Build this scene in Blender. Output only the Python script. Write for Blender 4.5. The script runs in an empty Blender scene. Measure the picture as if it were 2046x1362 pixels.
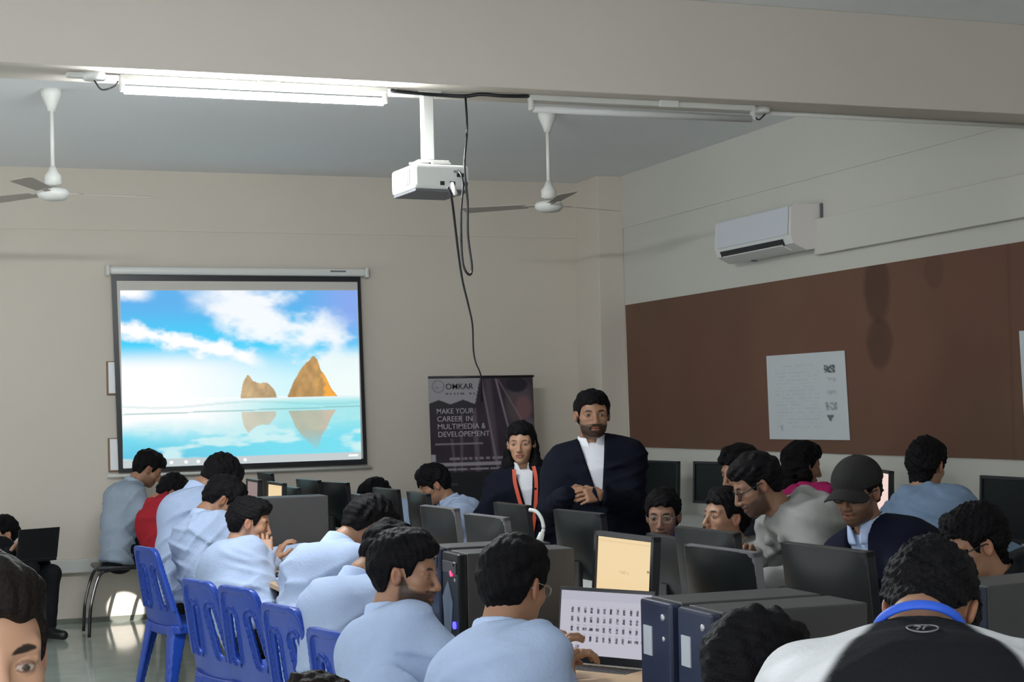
import bpy, bmesh, math, random
import numpy as np
from mathutils import Vector, Matrix

random.seed(7)
C = bpy.context.scene.collection
scene = bpy.context.scene

# ------------------------------------------------------------------ camera
FPX, CX, CY, CAMZ = 3300.0, 1023.0, 815.0, 1.60
YAW, ROLL = math.radians(20.3), 0.0206
fwd = Vector((math.sin(YAW), math.cos(YAW), 0))
rgt = Vector((math.cos(YAW), -math.sin(YAW), 0))
upv = Vector((0, 0, 1))
camx = rgt * math.cos(ROLL) - upv * math.sin(ROLL)
camy = upv * math.cos(ROLL) + rgt * math.sin(ROLL)
CAM = Vector((0, 0, CAMZ))
cd = bpy.data.cameras.new('camera')
cam = bpy.data.objects.new('camera', cd)
C.objects.link(cam)
m = Matrix.Identity(4)
for i in range(3):
    m[i][0], m[i][1], m[i][2], m[i][3] = camx[i], camy[i], -fwd[i], CAM[i]
cam.matrix_world = m
cd.sensor_width = 36.0
cd.lens = 36.0 * FPX / 2046.0
cd.shift_y = (CY - 681.0) / 2046.0
cd.clip_start = 0.1
scene.camera = cam

# ------------------------------------------------------------------ view, sky, light
scene.view_settings.view_transform = 'Standard'
scene.view_settings.look = 'None'
scene.view_settings.gamma = 1.0
scene.view_settings.exposure = 0.0
world = bpy.data.worlds.new('daylight')
scene.world = world
world.use_nodes = True
bg = world.node_tree.nodes['Background']
bg.inputs[0].default_value = (0.90, 0.95, 1.0, 1)
bg.inputs[1].default_value = 4.0


def spot(loc, target, energy, angle, color, name, blend=0.15, size=0.01):
    l = bpy.data.lights.new(name, 'SPOT')
    l.energy = energy
    l.spot_size = angle
    l.spot_blend = blend
    l.color = color
    l.shadow_soft_size = size
    o = bpy.data.objects.new(name, l)
    C.objects.link(o)
    o.location = loc
    o.rotation_euler = (Vector(target) - Vector(loc)).to_track_quat('-Z', 'Y').to_euler()
    return o


# ------------------------------------------------------------------ pixel rays (2046 x 1362 frame)
def ray(px, py):
    return fwd + camx * ((px - CX) / FPX) - camy * ((py - CY) / FPX)


def pt(px, py, t):
    return CAM + ray(px, py) * t


def ptX(px, py, X):
    r = ray(px, py)
    return CAM + r * ((X - CAM.x) / r.x)


def ptY(px, py, Y):
    r = ray(px, py)
    return CAM + r * ((Y - CAM.y) / r.y)


def ptZ(px, py, Z):
    r = ray(px, py)
    return CAM + r * ((Z - CAM.z) / r.z)


# sunbeam through a slit added for it in the left wall: set here with the other lights
BACKY, RIGHTX, LEFTX, CEILZ, BEAMZ = 13.2, 5.73, -2.6, 3.53, 3.08

# ------------------------------------------------------------------ materials
MATS = {}


def mat(name, col, rough=0.6, metal=0.0, spec=0.5, bump=0.0, bscale=40.0, attr=False, emit=None, estr=0.0,
        var=0.0, vscale=3.0, coat=0.0):
    if name in MATS:
        return MATS[name]
    mt = bpy.data.materials.new(name)
    mt.use_nodes = True
    nt = mt.node_tree
    b = nt.nodes['Principled BSDF']
    b.inputs['Roughness'].default_value = rough
    b.inputs['Metallic'].default_value = metal
    b.inputs['Specular IOR Level'].default_value = spec
    b.inputs['Coat Weight'].default_value = coat
    c4 = (col[0], col[1], col[2], 1)
    b.inputs['Base Color'].default_value = c4
    tc = nt.nodes.new('ShaderNodeTexCoord')
    src = None
    if attr:
        a = nt.nodes.new('ShaderNodeAttribute')
        a.attribute_name = 'Col'
        src = a.outputs['Color']
        mul = nt.nodes.new('ShaderNodeMix')
        mul.data_type = 'RGBA'
        mul.blend_type = 'MULTIPLY'
        mul.inputs[0].default_value = 1
        nt.links.new(src, mul.inputs[6])
        mul.inputs[7].default_value = c4
        src = mul.outputs[2]
        nt.links.new(src, b.inputs['Base Color'])
    if var > 0:
        n = nt.nodes.new('ShaderNodeTexNoise')
        n.inputs['Scale'].default_value = vscale
        n.inputs['Detail'].default_value = 5
        nt.links.new(tc.outputs['Object'], n.inputs['Vector'])
        rmp = nt.nodes.new('ShaderNodeMapRange')
        rmp.inputs[3].default_value = 1 - var
        rmp.inputs[4].default_value = 1 + var
        nt.links.new(n.outputs[0], rmp.inputs[0])
        mul = nt.nodes.new('ShaderNodeMix')
        mul.data_type = 'RGBA'
        mul.blend_type = 'MULTIPLY'
        mul.inputs[0].default_value = 1
        if src is not None:
            nt.links.new(src, mul.inputs[6])
        else:
            mul.inputs[6].default_value = c4
        nt.links.new(rmp.outputs[0], mul.inputs[7])
        nt.links.new(mul.outputs[2], b.inputs['Base Color'])
        src = mul.outputs[2]
    if bump > 0:
        n = nt.nodes.new('ShaderNodeTexNoise')
        n.inputs['Scale'].default_value = bscale
        n.inputs['Detail'].default_value = 4
        nt.links.new(tc.outputs['Object'], n.inputs['Vector'])
        bp = nt.nodes.new('ShaderNodeBump')
        bp.inputs['Strength'].default_value = bump
        bp.inputs['Distance'].default_value = 0.01
        nt.links.new(n.outputs[0], bp.inputs['Height'])
        nt.links.new(bp.outputs[0], b.inputs['Normal'])
    if emit is not None:
        b.inputs['Emission Strength'].default_value = estr
        if emit == 'attr':
            a = nt.nodes.new('ShaderNodeAttribute')
            a.attribute_name = 'Col'
            nt.links.new(a.outputs['Color'], b.inputs['Emission Color'])
            b.inputs['Base Color'].default_value = (0.02, 0.02, 0.02, 1)
        else:
            b.inputs['Emission Color'].default_value = (emit[0], emit[1], emit[2], 1)
    MATS[name] = mt
    return mt


WALL = mat('wall_paint', (0.66, 0.60, 0.52), 0.75, spec=0.25, var=0.05, vscale=0.8, bump=0.05, bscale=60)
WALLR = mat('wall_paint_cool_light', (0.60, 0.59, 0.53), 0.75, spec=0.25, var=0.05, vscale=0.8, bump=0.05, bscale=60)  # same paint as WALL, with the cooler light there put into the colour
BEAM = mat('beam_paint', (0.60, 0.55, 0.49), 0.75, spec=0.25, var=0.06, vscale=1.2, bump=0.05, bscale=60)
CEIL = mat('ceiling_paint', (0.80, 0.82, 0.83), 0.8, spec=0.2, var=0.04, vscale=0.9)
FLOOR = mat('polished_stone', (0.42, 0.47, 0.42), 0.10, spec=0.6, var=0.22, vscale=5.0)
SKIRT = mat('skirting_stone', (0.16, 0.17, 0.14), 0.4)
WHITEP = mat('white_plastic', (0.72, 0.73, 0.70), 0.35)
WHITEP2 = mat('white_enamel', (0.66, 0.66, 0.62), 0.45)
BLACKP = mat('black_plastic', (0.012, 0.013, 0.016), 0.34, bump=0.03, bscale=400)
BLACKG = mat('black_gloss_plastic', (0.006, 0.009, 0.010), 0.38, spec=0.25, coat=0.0)
DARKP = mat('charcoal_plastic', (0.035, 0.036, 0.04), 0.42)
STEELD = mat('dark_painted_steel', (0.045, 0.045, 0.048), 0.45, var=0.1, vscale=6)
NAVYP = mat('navy_front_panel', (0.018, 0.025, 0.055), 0.35, var=0.25, vscale=14)
GREYP = mat('grey_plastic', (0.13, 0.13, 0.14), 0.45)
SILVER = mat('silver_plastic', (0.55, 0.56, 0.57), 0.35, metal=0.3)
BLUEC = mat('blue_plastic', (0.013, 0.055, 0.36), 0.32, spec=0.5)
WOOD = mat('light_wood_laminate', (0.55, 0.36, 0.19), 0.45, var=0.12, vscale=9)
WHITEL = mat('white_laminate', (0.60, 0.62, 0.60), 0.4)
STEELP = mat('pale_steel', (0.5, 0.47, 0.48), 0.45)
SKINS = [mat('skin_a', (0.33, 0.17, 0.10), 0.5, attr=True, bump=0.03, bscale=250),
         mat('skin_b', (0.25, 0.125, 0.075), 0.5, attr=True, bump=0.03, bscale=250),
         mat('skin_c', (0.42, 0.23, 0.145), 0.5, attr=True, bump=0.03, bscale=250)]
HAIR = mat('black_hair', (0.0045, 0.004, 0.005), 0.6, spec=0.10, bump=0.5, bscale=160)
HAIRB = mat('brown_black_hair', (0.009, 0.006, 0.005), 0.6, spec=0.12, bump=0.5, bscale=160)


def cloth(name, col, rough=0.85, **k):
    return mat(name, col, rough, spec=0.1, attr=True, bump=0.25, bscale=k.get('bscale', 90), var=0.05, vscale=25)


SHIRT = cloth('pale_blue_cotton', (0.39, 0.48, 0.67))
SHIRTG = cloth('grey_blue_cotton', (0.29, 0.35, 0.43))
WHITEC = cloth('white_cotton', (0.72, 0.73, 0.78))
BLACKC = cloth('black_cloth', (0.012, 0.013, 0.016))
NAVYC = cloth('navy_suiting', (0.0055, 0.007, 0.014))
NAVYH = cloth('navy_fleece', (0.007, 0.009, 0.021))
REDC = cloth('red_cotton', (0.33, 0.02, 0.03))
GREYH = cloth('grey_marl_fleece', (0.27, 0.27, 0.26), bscale=200)
PINKC = cloth('pink_fleece', (0.42, 0.025, 0.13))
BLUEH = cloth('slate_blue_fleece', (0.17, 0.24, 0.35))
JACKET = cloth('two_tone_jersey', (1.0, 1.0, 1.0))
TROUS = cloth('black_trousers', (0.014, 0.015, 0.018))
LANY = mat('orange_red_ribbon', (0.62, 0.085, 0.04), 0.6)
LANYB = mat('blue_ribbon', (0.02, 0.10, 0.62), 0.55)
SHOE = mat('black_leather', (0.012, 0.012, 0.013), 0.4)
PRINT = mat('printed_sheet', (1, 1, 1), 0.6, attr=True)
SCREEN = mat('lit_screen', (0, 0, 0), 0.5, spec=0.0, emit='attr', estr=1.0)
FABRIC = mat('screen_fabric', (0.62, 0.58, 0.54), 0.8)


# ------------------------------------------------------------------ object helpers
def link(name, me, material=None, parent=None, loc=None):
    o = bpy.data.objects.new(name, me)
    C.objects.link(o)
    if material is not None and len(me.materials) == 0:
        me.materials.append(material)
    if parent is not None:
        o.parent = parent
    if loc is not None:
        o.location = loc
    return o


def tag(o, label=None, cat=None, group=None, kind=None):
    if label:
        o['label'] = label
    if cat:
        o['category'] = cat
    if group:
        o['group'] = group
    if kind:
        o['kind'] = kind
    return o


def thing(name, label, cat, loc=(0, 0, 0), rz=0.0, group=None):
    o = bpy.data.objects.new(name, None)
    C.objects.link(o)
    o.location = loc
    o.rotation_euler = (0, 0, rz)
    o.empty_display_size = 0.1
    return tag(o, label, cat, group)


class MB:
    """collects shapes, links them as one mesh object"""

    def __init__(s):
        s.bm = bmesh.new()
        s.mats = []

    def _mi(s, material):
        if material is None:
            return 0
        if material not in s.mats:
            s.mats.append(material)
        return s.mats.index(material)

    def _merge(s, b2, M, material, smooth=False):
        mi = s._mi(material)
        me = bpy.data.meshes.new('tmp')
        if M is not None:
            bmesh.ops.transform(b2, matrix=M, verts=b2.verts)
        for f in b2.faces:
            f.material_index = mi
            f.smooth = smooth
        b2.to_mesh(me)
        b2.free()
        s.bm.from_mesh(me)
        bpy.data.meshes.remove(me)

    def box(s, c, d, M=None, bev=0.0, material=None, seg=2):
        b = bmesh.new()
        bmesh.ops.create_cube(b, size=1)
        bmesh.ops.scale(b, vec=Vector(d), verts=b.verts)
        if bev > 0:
            bmesh.ops.bevel(b, geom=b.edges[:], offset=bev, segments=seg, profile=0.5, affect='EDGES')
        T = Matrix.Translation(Vector(c))
        s._merge(b, T if M is None else M @ T, material, False)
        return s

    def cyl(s, a, b_, r1, r2=None, n=20, material=None, M=None):
        a, b_ = Vector(a), Vector(b_)
        r2 = r1 if r2 is None else r2
        b = bmesh.new()
        d = b_ - a
        bmesh.ops.create_cone(b, cap_ends=True, segments=n, radius1=r1, radius2=r2, depth=d.length)
        q = d.to_track_quat('Z', 'Y').to_matrix().to_4x4()
        T = Matrix.Translation((a + b_) / 2) @ q
        s._merge(b, T if M is None else M @ T, material, True)
        return s

    def lathe(s, prof, n=28, material=None, M=None):
        b = bmesh.new()
        rings = []
        for r, z in prof:
            rings.append([b.verts.new((r * math.cos(2 * math.pi * i / n), r * math.sin(2 * math.pi * i / n), z)) for i in range(n)])
        for k in range(len(rings) - 1):
            for i in range(n):
                j = (i + 1) % n
                b.faces.new((rings[k][i], rings[k][j], rings[k + 1][j], rings[k + 1][i]))
        b.faces.new(rings[0][::-1])
        b.faces.new(rings[-1])
        bmesh.ops.recalc_face_normals(b, faces=b.faces)
        s._merge(b, M, material, True)
        return s

    def tube(s, pts, r, n=8, material=None, M=None, closed=False, flat=1.0, flatdir=None):
        pts = [Vector(p) for p in pts]
        b = bmesh.new()
        rings = []
        N = len(pts)
        ref = Vector((0.13, 0.31, 0.94)) if flatdir is None else Vector(flatdir)
        for k, p in enumerate(pts):
            if closed:
                d = pts[(k + 1) % N] - pts[k - 1]
            else:
                d = pts[min(k + 1, N - 1)] - pts[max(k - 1, 0)]
            if d.length < 1e-9:
                d = Vector((0, 0, 1))
            d.normalize()
            x = ref - d * ref.dot(d)
            if x.length < 0.05:
                x = Vector((1, 0, 0)) - d * d.x
            x.normalize()
            y = d.cross(x)
            rr = r[k] if isinstance(r, (list, tuple)) else r
            rings.append([b.verts.new(p + x * (rr * flat * math.cos(2 * math.pi * i / n)) + y * (rr * math.sin(2 * math.pi * i / n))) for i in range(n)])
        for k in range(N if closed else N - 1):
            k2 = (k + 1) % N
            for i in range(n):
                j = (i + 1) % n
                b.faces.new((rings[k][i], rings[k][j], rings[k2][j], rings[k2][i]))
        if not closed:
            b.faces.new(rings[0][::-1])
            b.faces.new(rings[-1])
        bmesh.ops.recalc_face_normals(b, faces=b.faces)
        s._merge(b, M, material, True)
        return s

    def poly(s, pts, thick, material=None, M=None):
        """prism: polygon pts (3D, planar) extruded by vector thick"""
        b = bmesh.new()
        A = [b.verts.new(Vector(p)) for p in pts]
        B = [b.verts.new(Vector(p) + Vector(thick)) for p in pts]
        b.faces.new(A)
        b.faces.new(B[::-1])
        n = len(A)
        for i in range(n):
            j = (i + 1) % n
            b.faces.new((A[i], B[i], B[j], A[j]))
        bmesh.ops.recalc_face_normals(b, faces=b.faces)
        s._merge(b, M, material, False)
        return s

    def build(s, name, material=None, parent=None, loc=None, smooth_angle=None):
        me = bpy.data.meshes.new(name)
        s.bm.to_mesh(me)
        s.bm.free()
        mats = s.mats if s.mats else [material]
        for x in mats:
            me.materials.append(x)
        o = bpy.data.objects.new(name, me)
        C.objects.link(o)
        if parent is not None:
            o.parent = parent
        if loc is not None:
            o.location = loc
        return o


def struct(name, mb, material):
    return tag(mb.build(name, material), kind='structure')


def catmull(pts, n=8):
    pts = [Vector(p) for p in pts]
    out = []
    P = [pts[0] * 2 - pts[1]] + pts + [pts[-1] * 2 - pts[-2]]
    for i in range(1, len(P) - 2):
        for k in range(n):
            t = k / n
            a, b, c, d = P[i - 1], P[i], P[i + 1], P[i + 2]
            out.append(0.5 * ((2 * b) + (c - a) * t + (2 * a - 5 * b + 4 * c - d) * t * t + (3 * b - a - 3 * c + d) * t ** 3))
    out.append(pts[-1])
    return out


def mesh_from(V, Fq, Ccol=None, smooth=True, name='mesh'):
    me = bpy.data.meshes.new(name)
    V = np.asarray(V, dtype=np.float32)
    Fq = np.asarray(Fq, dtype=np.int32)
    nf, k = Fq.shape
    me.vertices.add(len(V))
    me.vertices.foreach_set('co', V.ravel())
    me.loops.add(nf * k)
    me.loops.foreach_set('vertex_index', Fq.ravel())
    me.polygons.add(nf)
    me.polygons.foreach_set('loop_start', np.arange(0, nf * k, k, dtype=np.int32))
    me.polygons.foreach_set('use_smooth', np.full(nf, smooth, dtype=bool))
    me.update(calc_edges=True)
    if Ccol is not None:
        a = me.color_attributes.new('Col', 'FLOAT_COLOR', 'POINT')
        c4 = np.ones((len(V), 4), dtype=np.float32)
        c4[:, :3] = Ccol
        a.data.foreach_set('color', c4.ravel())
    me.validate()
    return me


def panel(name, tl, tr, br, bl, fn, nu, nv, thick, material, parent=None, off=None):
    """flat sheet with real thickness; front coloured by fn(u, v) (u right, v down)"""
    o0 = Vector(off) if off is not None else Vector((0, 0, 0))
    tl, tr, br, bl = [np.array(Vector(p) - o0) for p in (tl, tr, br, bl)]
    u, v = np.meshgrid(np.linspace(0, 1, nu + 1), np.linspace(0, 1, nv + 1))
    P = (tl[None, None] * ((1 - u) * (1 - v))[..., None] + tr * (u * (1 - v))[..., None] + br * (u * v)[..., None] + bl * ((1 - u) * v)[..., None])
    col = fn(u, v).reshape(-1, 3)
    nrm = np.cross(tr - tl, bl - tl)
    nrm = nrm / np.linalg.norm(nrm)      # away from the viewer side (right x down)
    V = P.reshape(-1, 3)
    idx = np.arange(len(V)).reshape(nv + 1, nu + 1)
    F1 = np.stack([idx[:-1, :-1], idx[1:, :-1], idx[1:, 1:], idx[:-1, 1:]], -1).reshape(-1, 4)
    n0 = len(V)
    cs = np.array([tl, tr, br, bl])
    VB = np.concatenate([cs, cs + nrm * thick])
    FB = np.array([[0, 1, 5, 4], [1, 2, 6, 5], [2, 3, 7, 6], [3, 0, 4, 7], [4, 5, 6, 7]]) + n0
    mc = col.mean(0)
    me = mesh_from(np.concatenate([V, VB]), np.concatenate([F1, FB]), np.concatenate([col, np.tile(mc, (8, 1))]), smooth=False, name=name)
    me.materials.append(material)
    o = bpy.data.objects.new(name, me)
    C.objects.link(o)
    if parent is not None:
        o.parent = parent
    elif off is not None:
        o.location = off
    return o


def srgb(r, g, b):
    def f(c):
        c /= 255.0
        return c / 12.92 if c <= 0.04045 else ((c + 0.055) / 1.055) ** 2.4
    return np.array([f(r), f(g), f(b)])


def vnoise(x, y, seed=0):
    xi, yi = np.floor(x).astype(int), np.floor(y).astype(int)
    xf, yf = x - xi, y - yi
    def h(a, b):
        n = np.sin(a * 127.1 + b * 311.7 + seed * 74.7) * 43758.5453
        return n - np.floor(n)
    sx, sy = xf * xf * (3 - 2 * xf), yf * yf * (3 - 2 * yf)
    return (h(xi, yi) * (1 - sx) + h(xi + 1, yi) * sx) * (1 - sy) + (h(xi, yi + 1) * (1 - sx) + h(xi + 1, yi + 1) * sx) * sy


def fbm(x, y, seed=0, octv=5):
    r, a, t = 0, 0.5, 0
    for k in range(octv):
        r = r + a * vnoise(x * 2 ** k, y * 2 ** k, seed + k)
        t += a
        a *= 0.55
    return r / t


def sstep(a, b, x):
    t = np.clip((x - a) / (b - a), 0, 1)
    return t * t * (3 - 2 * t)


def mixc(c, d, w):
    return c * (1 - w[..., None]) + np.asarray(d) * w[..., None]


def text_mesh(txt, size, extrude=0.001):
    cu = bpy.data.curves.new('t', 'FONT')
    cu.body = txt
    cu.size = size
    cu.extrude = extrude
    cu.offset = 0.003
    o = bpy.data.objects.new('t', cu)
    C.objects.link(o)
    dg = bpy.context.evaluated_depsgraph_get()
    me = bpy.data.meshes.new_from_object(o.evaluated_get(dg))
    bpy.data.objects.remove(o)
    return me


def lettering(txt, width, height, origin, xdir, ydir, material, parent, extrude=0.001):
    """text as a mesh part scaled to width x height, lower-left at origin (parent space)"""
    me = text_mesh(txt, 1.0, extrude)
    co = np.array([v.co for v in me.vertices])
    lo, hi = co.min(0), co.max(0)
    sx, sy = width / (hi[0] - lo[0]), height / (hi[1] - lo[1])
    x, y = Vector(xdir).normalized(), Vector(ydir).normalized()
    z = x.cross(y)
    for v in me.vertices:
        a = (v.co.x - lo[0]) * sx
        b = (v.co.y - lo[1]) * sy
        v.co = Vector(origin) + x * a + y * b + z * v.co.z
    me.materials.clear()
    me.materials.append(material)
    o = bpy.data.objects.new('lettering', me)
    C.objects.link(o)
    o.parent = parent
    return o


# ------------------------------------------------------------------ implicit surfaces
def nets(Fv, lo, h):
    Fv = Fv.astype(np.float32)
    nx, ny, nz = Fv.shape
    ins = Fv < 0
    cs = (nx - 1, ny - 1, nz - 1)
    acc = np.zeros(cs + (3,), np.float32)
    cnt = np.zeros(cs, np.float32)
    grid = [np.arange(n, dtype=np.float32) for n in (nx, ny, nz)]
    edges = []
    for a in range(3):
        s0 = [slice(None)] * 3
        s1 = [slice(None)] * 3
        s0[a] = slice(0, -1)
        s1[a] = slice(1, None)
        A, B = Fv[tuple(s0)], Fv[tuple(s1)]
        X = ins[tuple(s0)] != ins[tuple(s1)]
        I = np.argwhere(X)
        if len(I) == 0:
            edges.append((I, None))
            continue
        fa, fb = A[X], B[X]
        t = fa / (fa - fb)
        pos = I.astype(np.float32)
        pos[:, a] += t
        b, c = (a + 1) % 3, (a + 2) % 3
        for db in (0, -1):
            for dc in (0, -1):
                J = I.copy()
                J[:, b] += db
                J[:, c] += dc
                ok = (J[:, b] >= 0) & (J[:, c] >= 0) & (J[:, b] < cs[b]) & (J[:, c] < cs[c])
                J = J[ok]
                np.add.at(acc, (J[:, 0], J[:, 1], J[:, 2]), pos[ok])
                np.add.at(cnt, (J[:, 0], J[:, 1], J[:, 2]), 1)
        edges.append((I, fa < 0))
    act = cnt > 0
    ids = np.full(cs, -1, np.int64)
    ids[act] = np.arange(act.sum())
    V = acc[act] / cnt[act][:, None] * h + np.asarray(lo, np.float32)
    quads = []
    for a in range(3):
        I, neg = edges[a]
        if len(I) == 0:
            continue
        b, c = (a + 1) % 3, (a + 2) % 3
        ok = (I[:, b] >= 1) & (I[:, c] >= 1) & (I[:, b] < cs[b]) & (I[:, c] < cs[c])
        I, neg = I[ok], neg[ok]
        def cell(db, dc):
            J = I.copy()
            J[:, b] += db
            J[:, c] += dc
            return ids[J[:, 0], J[:, 1], J[:, 2]]
        q = np.stack([cell(-1, -1), cell(0, -1), cell(0, 0), cell(-1, 0)], 1)
        q[~neg] = q[~neg][:, ::-1]
        quads.append(q)
    Q = np.concatenate(quads) if quads else np.zeros((0, 4), int)
    return V, Q


def sdf_mesh(fn, lo, hi, h):
    lo, hi = np.asarray(lo, float) - 2 * h, np.asarray(hi, float) + 2 * h
    ax = [np.arange(lo[i], hi[i] + h, h, dtype=np.float32) for i in range(3)]
    G = np.stack(np.meshgrid(*ax, indexing='ij'), -1).reshape(-1, 3)
    Fv = fn(G).reshape(len(ax[0]), len(ax[1]), len(ax[2]))
    return nets(Fv, lo, h)


def smin(a, b, k):
    h = np.clip(0.5 + 0.5 * (b - a) / k, 0, 1)
    return b * (1 - h) + a * h - k * h * (1 - h)


def smax(a, b, k):
    return -smin(-a, -b, k)


def cap(P, a, b, ra, rb=None):
    a, b = np.asarray(a, np.float32), np.asarray(b, np.float32)
    rb = ra if rb is None else rb
    d = b - a
    q = P - a
    t = np.clip((q @ d) / max(float(d @ d), 1e-9), 0, 1)
    r = q - t[:, None] * d
    return np.sqrt((r * r).sum(1)) - (ra + (rb - ra) * t)


def ell(P, c, r, R=None):
    q = P - np.asarray(c, np.float32)
    if R is not None:
        q = q @ np.asarray(R, np.float32)
    r = np.asarray(r, np.float32)
    k0 = np.sqrt(((q / r) ** 2).sum(1)) + 1e-6
    k1 = np.sqrt(((q / (r * r)) ** 2).sum(1)) + 1e-6
    return k0 * (k0 - 1) / k1


def rbox(P, c, hsz, r, R=None):
    q = P - np.asarray(c, np.float32)
    if R is not None:
        q = q @ np.asarray(R, np.float32)
    q = np.abs(q) - (np.asarray(hsz, np.float32) - r)
    return np.sqrt((np.maximum(q, 0) ** 2).sum(1)) + np.minimum(q.max(1), 0) - r


def rotm(yaw, pitch=0, roll=0):
    return np.array((Matrix.Rotation(yaw, 3, 'Z') @ Matrix.Rotation(pitch, 3, 'Y') @ Matrix.Rotation(roll, 3, 'X')))
# ------------------------------------------------------------------ people
HEADS = {}


def head_sdf(P, female=False, beard=0.0):
    S = np.array([1, 1, 1], np.float32)
    Q = P.copy()
    Q[:, 1] = np.abs(Q[:, 1])
    d = ell(Q, (-0.014, 0, 0.032), (0.097, 0.074, 0.085))
    d = smin(d, ell(Q, (0.020, 0, -0.028), (0.066, 0.058, 0.085)), 0.03)
    jw = 0.040 if female else 0.046
    d = smin(d, ell(Q, (0.030, 0, -0.072), (0.048, jw, 0.040)), 0.03)
    d = smin(d, ell(Q, (0.064, 0, -0.098), (0.019, 0.020, 0.017)), 0.025)
    d = smin(d, ell(Q, (0.052, 0.040, -0.024), (0.024, 0.022, 0.020)), 0.02)
    d = smin(d, cap(Q, (0.080, 0.0, 0.022), (0.066, 0.044, 0.022), 0.011, 0.010), 0.014)
    # eye sockets and eyeballs
    d = smax(d, -ell(Q, (0.100, 0.032, 0.001), (0.020, 0.019, 0.013)), 0.012)
    d = smin(d, ell(Q, (0.072, 0.032, 0.000), (0.0135, 0.0145, 0.0125)), 0.003)
    d = smin(d, cap(Q, (0.070, 0.018, 0.009), (0.068, 0.046, 0.007), 0.0075, 0.006), 0.004)
    # nose
    d = smin(d, cap(Q, (0.084, 0, 0.012), (0.108, 0, -0.034), 0.008, 0.011), 0.010)
    d = smin(d, ell(Q, (0.096, 0.011, -0.040), (0.012, 0.008, 0.008)), 0.006)
    # lips
    d = smin(d, ell(Q, (0.086, 0, -0.064), (0.011, 0.024, 0.0065)), 0.006)
    d = smin(d, ell(Q, (0.084, 0, -0.076), (0.012, 0.020, 0.008)), 0.006)
    d = smax(d, -ell(Q, (0.098, 0, -0.0695), (0.010, 0.026, 0.0014)), 0.003)
    # ears
    Re = rotm(-0.35, -0.15, 0.0)
    e = ell(Q, (-0.010, 0.078, -0.008), (0.018, 0.0085, 0.031), Re)
    e = smax(e, -ell(Q, (-0.006, 0.087, -0.006), (0.010, 0.007, 0.020), Re), 0.004)
    d = smin(d, e, 0.006)
    if beard > 0:
        w = np.clip((-0.035 - Q[:, 2]) / 0.02, 0, 1) * np.clip((Q[:, 0] + 0.0) / 0.02, 0, 1)
        lip = np.clip(1 - (np.abs(Q[:, 1]) / 0.028) ** 2 - ((Q[:, 2] + 0.07) / 0.013) ** 2, 0, 1) > 0
        d = d - 0.006 * beard * w * (~lip)
    # neck
    nr = 0.046 if female else 0.055
    d = smin(d, cap(Q, (-0.030, 0, -0.06), (-0.040, 0, -0.115), nr, nr + 0.001), 0.03)
    return d


def head_col(V, female, beard, lip=(0.80, 0.55, 0.52)):
    n = len(V)
    col = np.ones((n, 3), np.float32)
    x, y, z = V[:, 0], np.abs(V[:, 1]), V[:, 2]
    rnd = np.sin(V[:, 0] * 900) * np.sin(V[:, 1] * 850) * np.sin(V[:, 2] * 870)
    if beard > 0:
        edge = np.interp(x, [-0.02, 0.01, 0.03, 0.06, 0.1], [0.0, -0.005, -0.040, -0.049, -0.053])
        w = sstep(0.008, -0.008, z - edge) * sstep(-0.012, 0.004, x) * sstep(-0.128, -0.112, z)
        mous = (x > 0.06) & (y < 0.038) & (z < -0.046) & (z > -0.060)
        w = np.maximum(w, mous * 0.9)
        lipm = sstep(1.0, 0.75, (y / 0.025) ** 2 + ((z + 0.070) / 0.012) ** 2) * (x > 0.06)
        w = w * (1 - lipm) * min(1, beard)
        w = w * (0.9 + 0.1 * rnd)
        col = mixc(col, (0.05, 0.05, 0.055), w)
    lipm = sstep(1.0, 0.8, (y / 0.024) ** 2 + ((z + 0.070) / 0.0125) ** 2) * (x > 0.068)
    col = mixc(col, lip, lipm)
    line = sstep(1.0, 0.5, (y / 0.023) ** 2 + ((z + 0.0695) / 0.0022) ** 2) * (x > 0.068)
    col = mixc(col, (0.25, 0.13, 0.13), line)
    # brows
    by = (y - 0.030) / 0.019
    bz = (z - (0.0235 - 0.004 * by * by + 0.0015 * by)) / (0.0035 if female else 0.0055)
    col = mixc(col, (0.04, 0.04, 0.04), sstep(1.0, 0.6, by ** 2 + bz ** 2) * (x > 0.045))
    # eyes
    ey, ez = (y - 0.032) / 0.0125, (z - 0.0000) / 0.0044
    em = sstep(1.0, 0.8, ey ** 2 + ez ** 2) * (x > 0.06)
    lid = sstep(1.0, 0.8, ey ** 2 * 0.85 + ((z - 0.001) / 0.0085) ** 2) * (x > 0.06)
    col = mixc(col, (0.28, 0.22, 0.20), lid * 0.8)
    col = mixc(col, (0.9, 1.35, 1.7), em * 0.8)
    col = mixc(col, (0.05, 0.05, 0.05), sstep(1.0, 0.7, ((y - 0.032) / 0.006) ** 2 + (z / 0.0052) ** 2) * (x > 0.06))
    # warm ears, nose tip
    col = mixc(col, (1.1, 0.8, 0.75), 0.5 * sstep(0.070, 0.082, y))
    return col


def head_mesh(female, beard, h):
    k = (female, beard, h)
    if k not in HEADS:
        V, Q = sdf_mesh(lambda P: head_sdf(P, female, beard), (-0.125, -0.095, -0.18), (0.125, 0.095, 0.125), h)
        HEADS[k] = (V, Q, head_col(V, female, beard))
    return HEADS[k]


HANDS = {}


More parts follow.
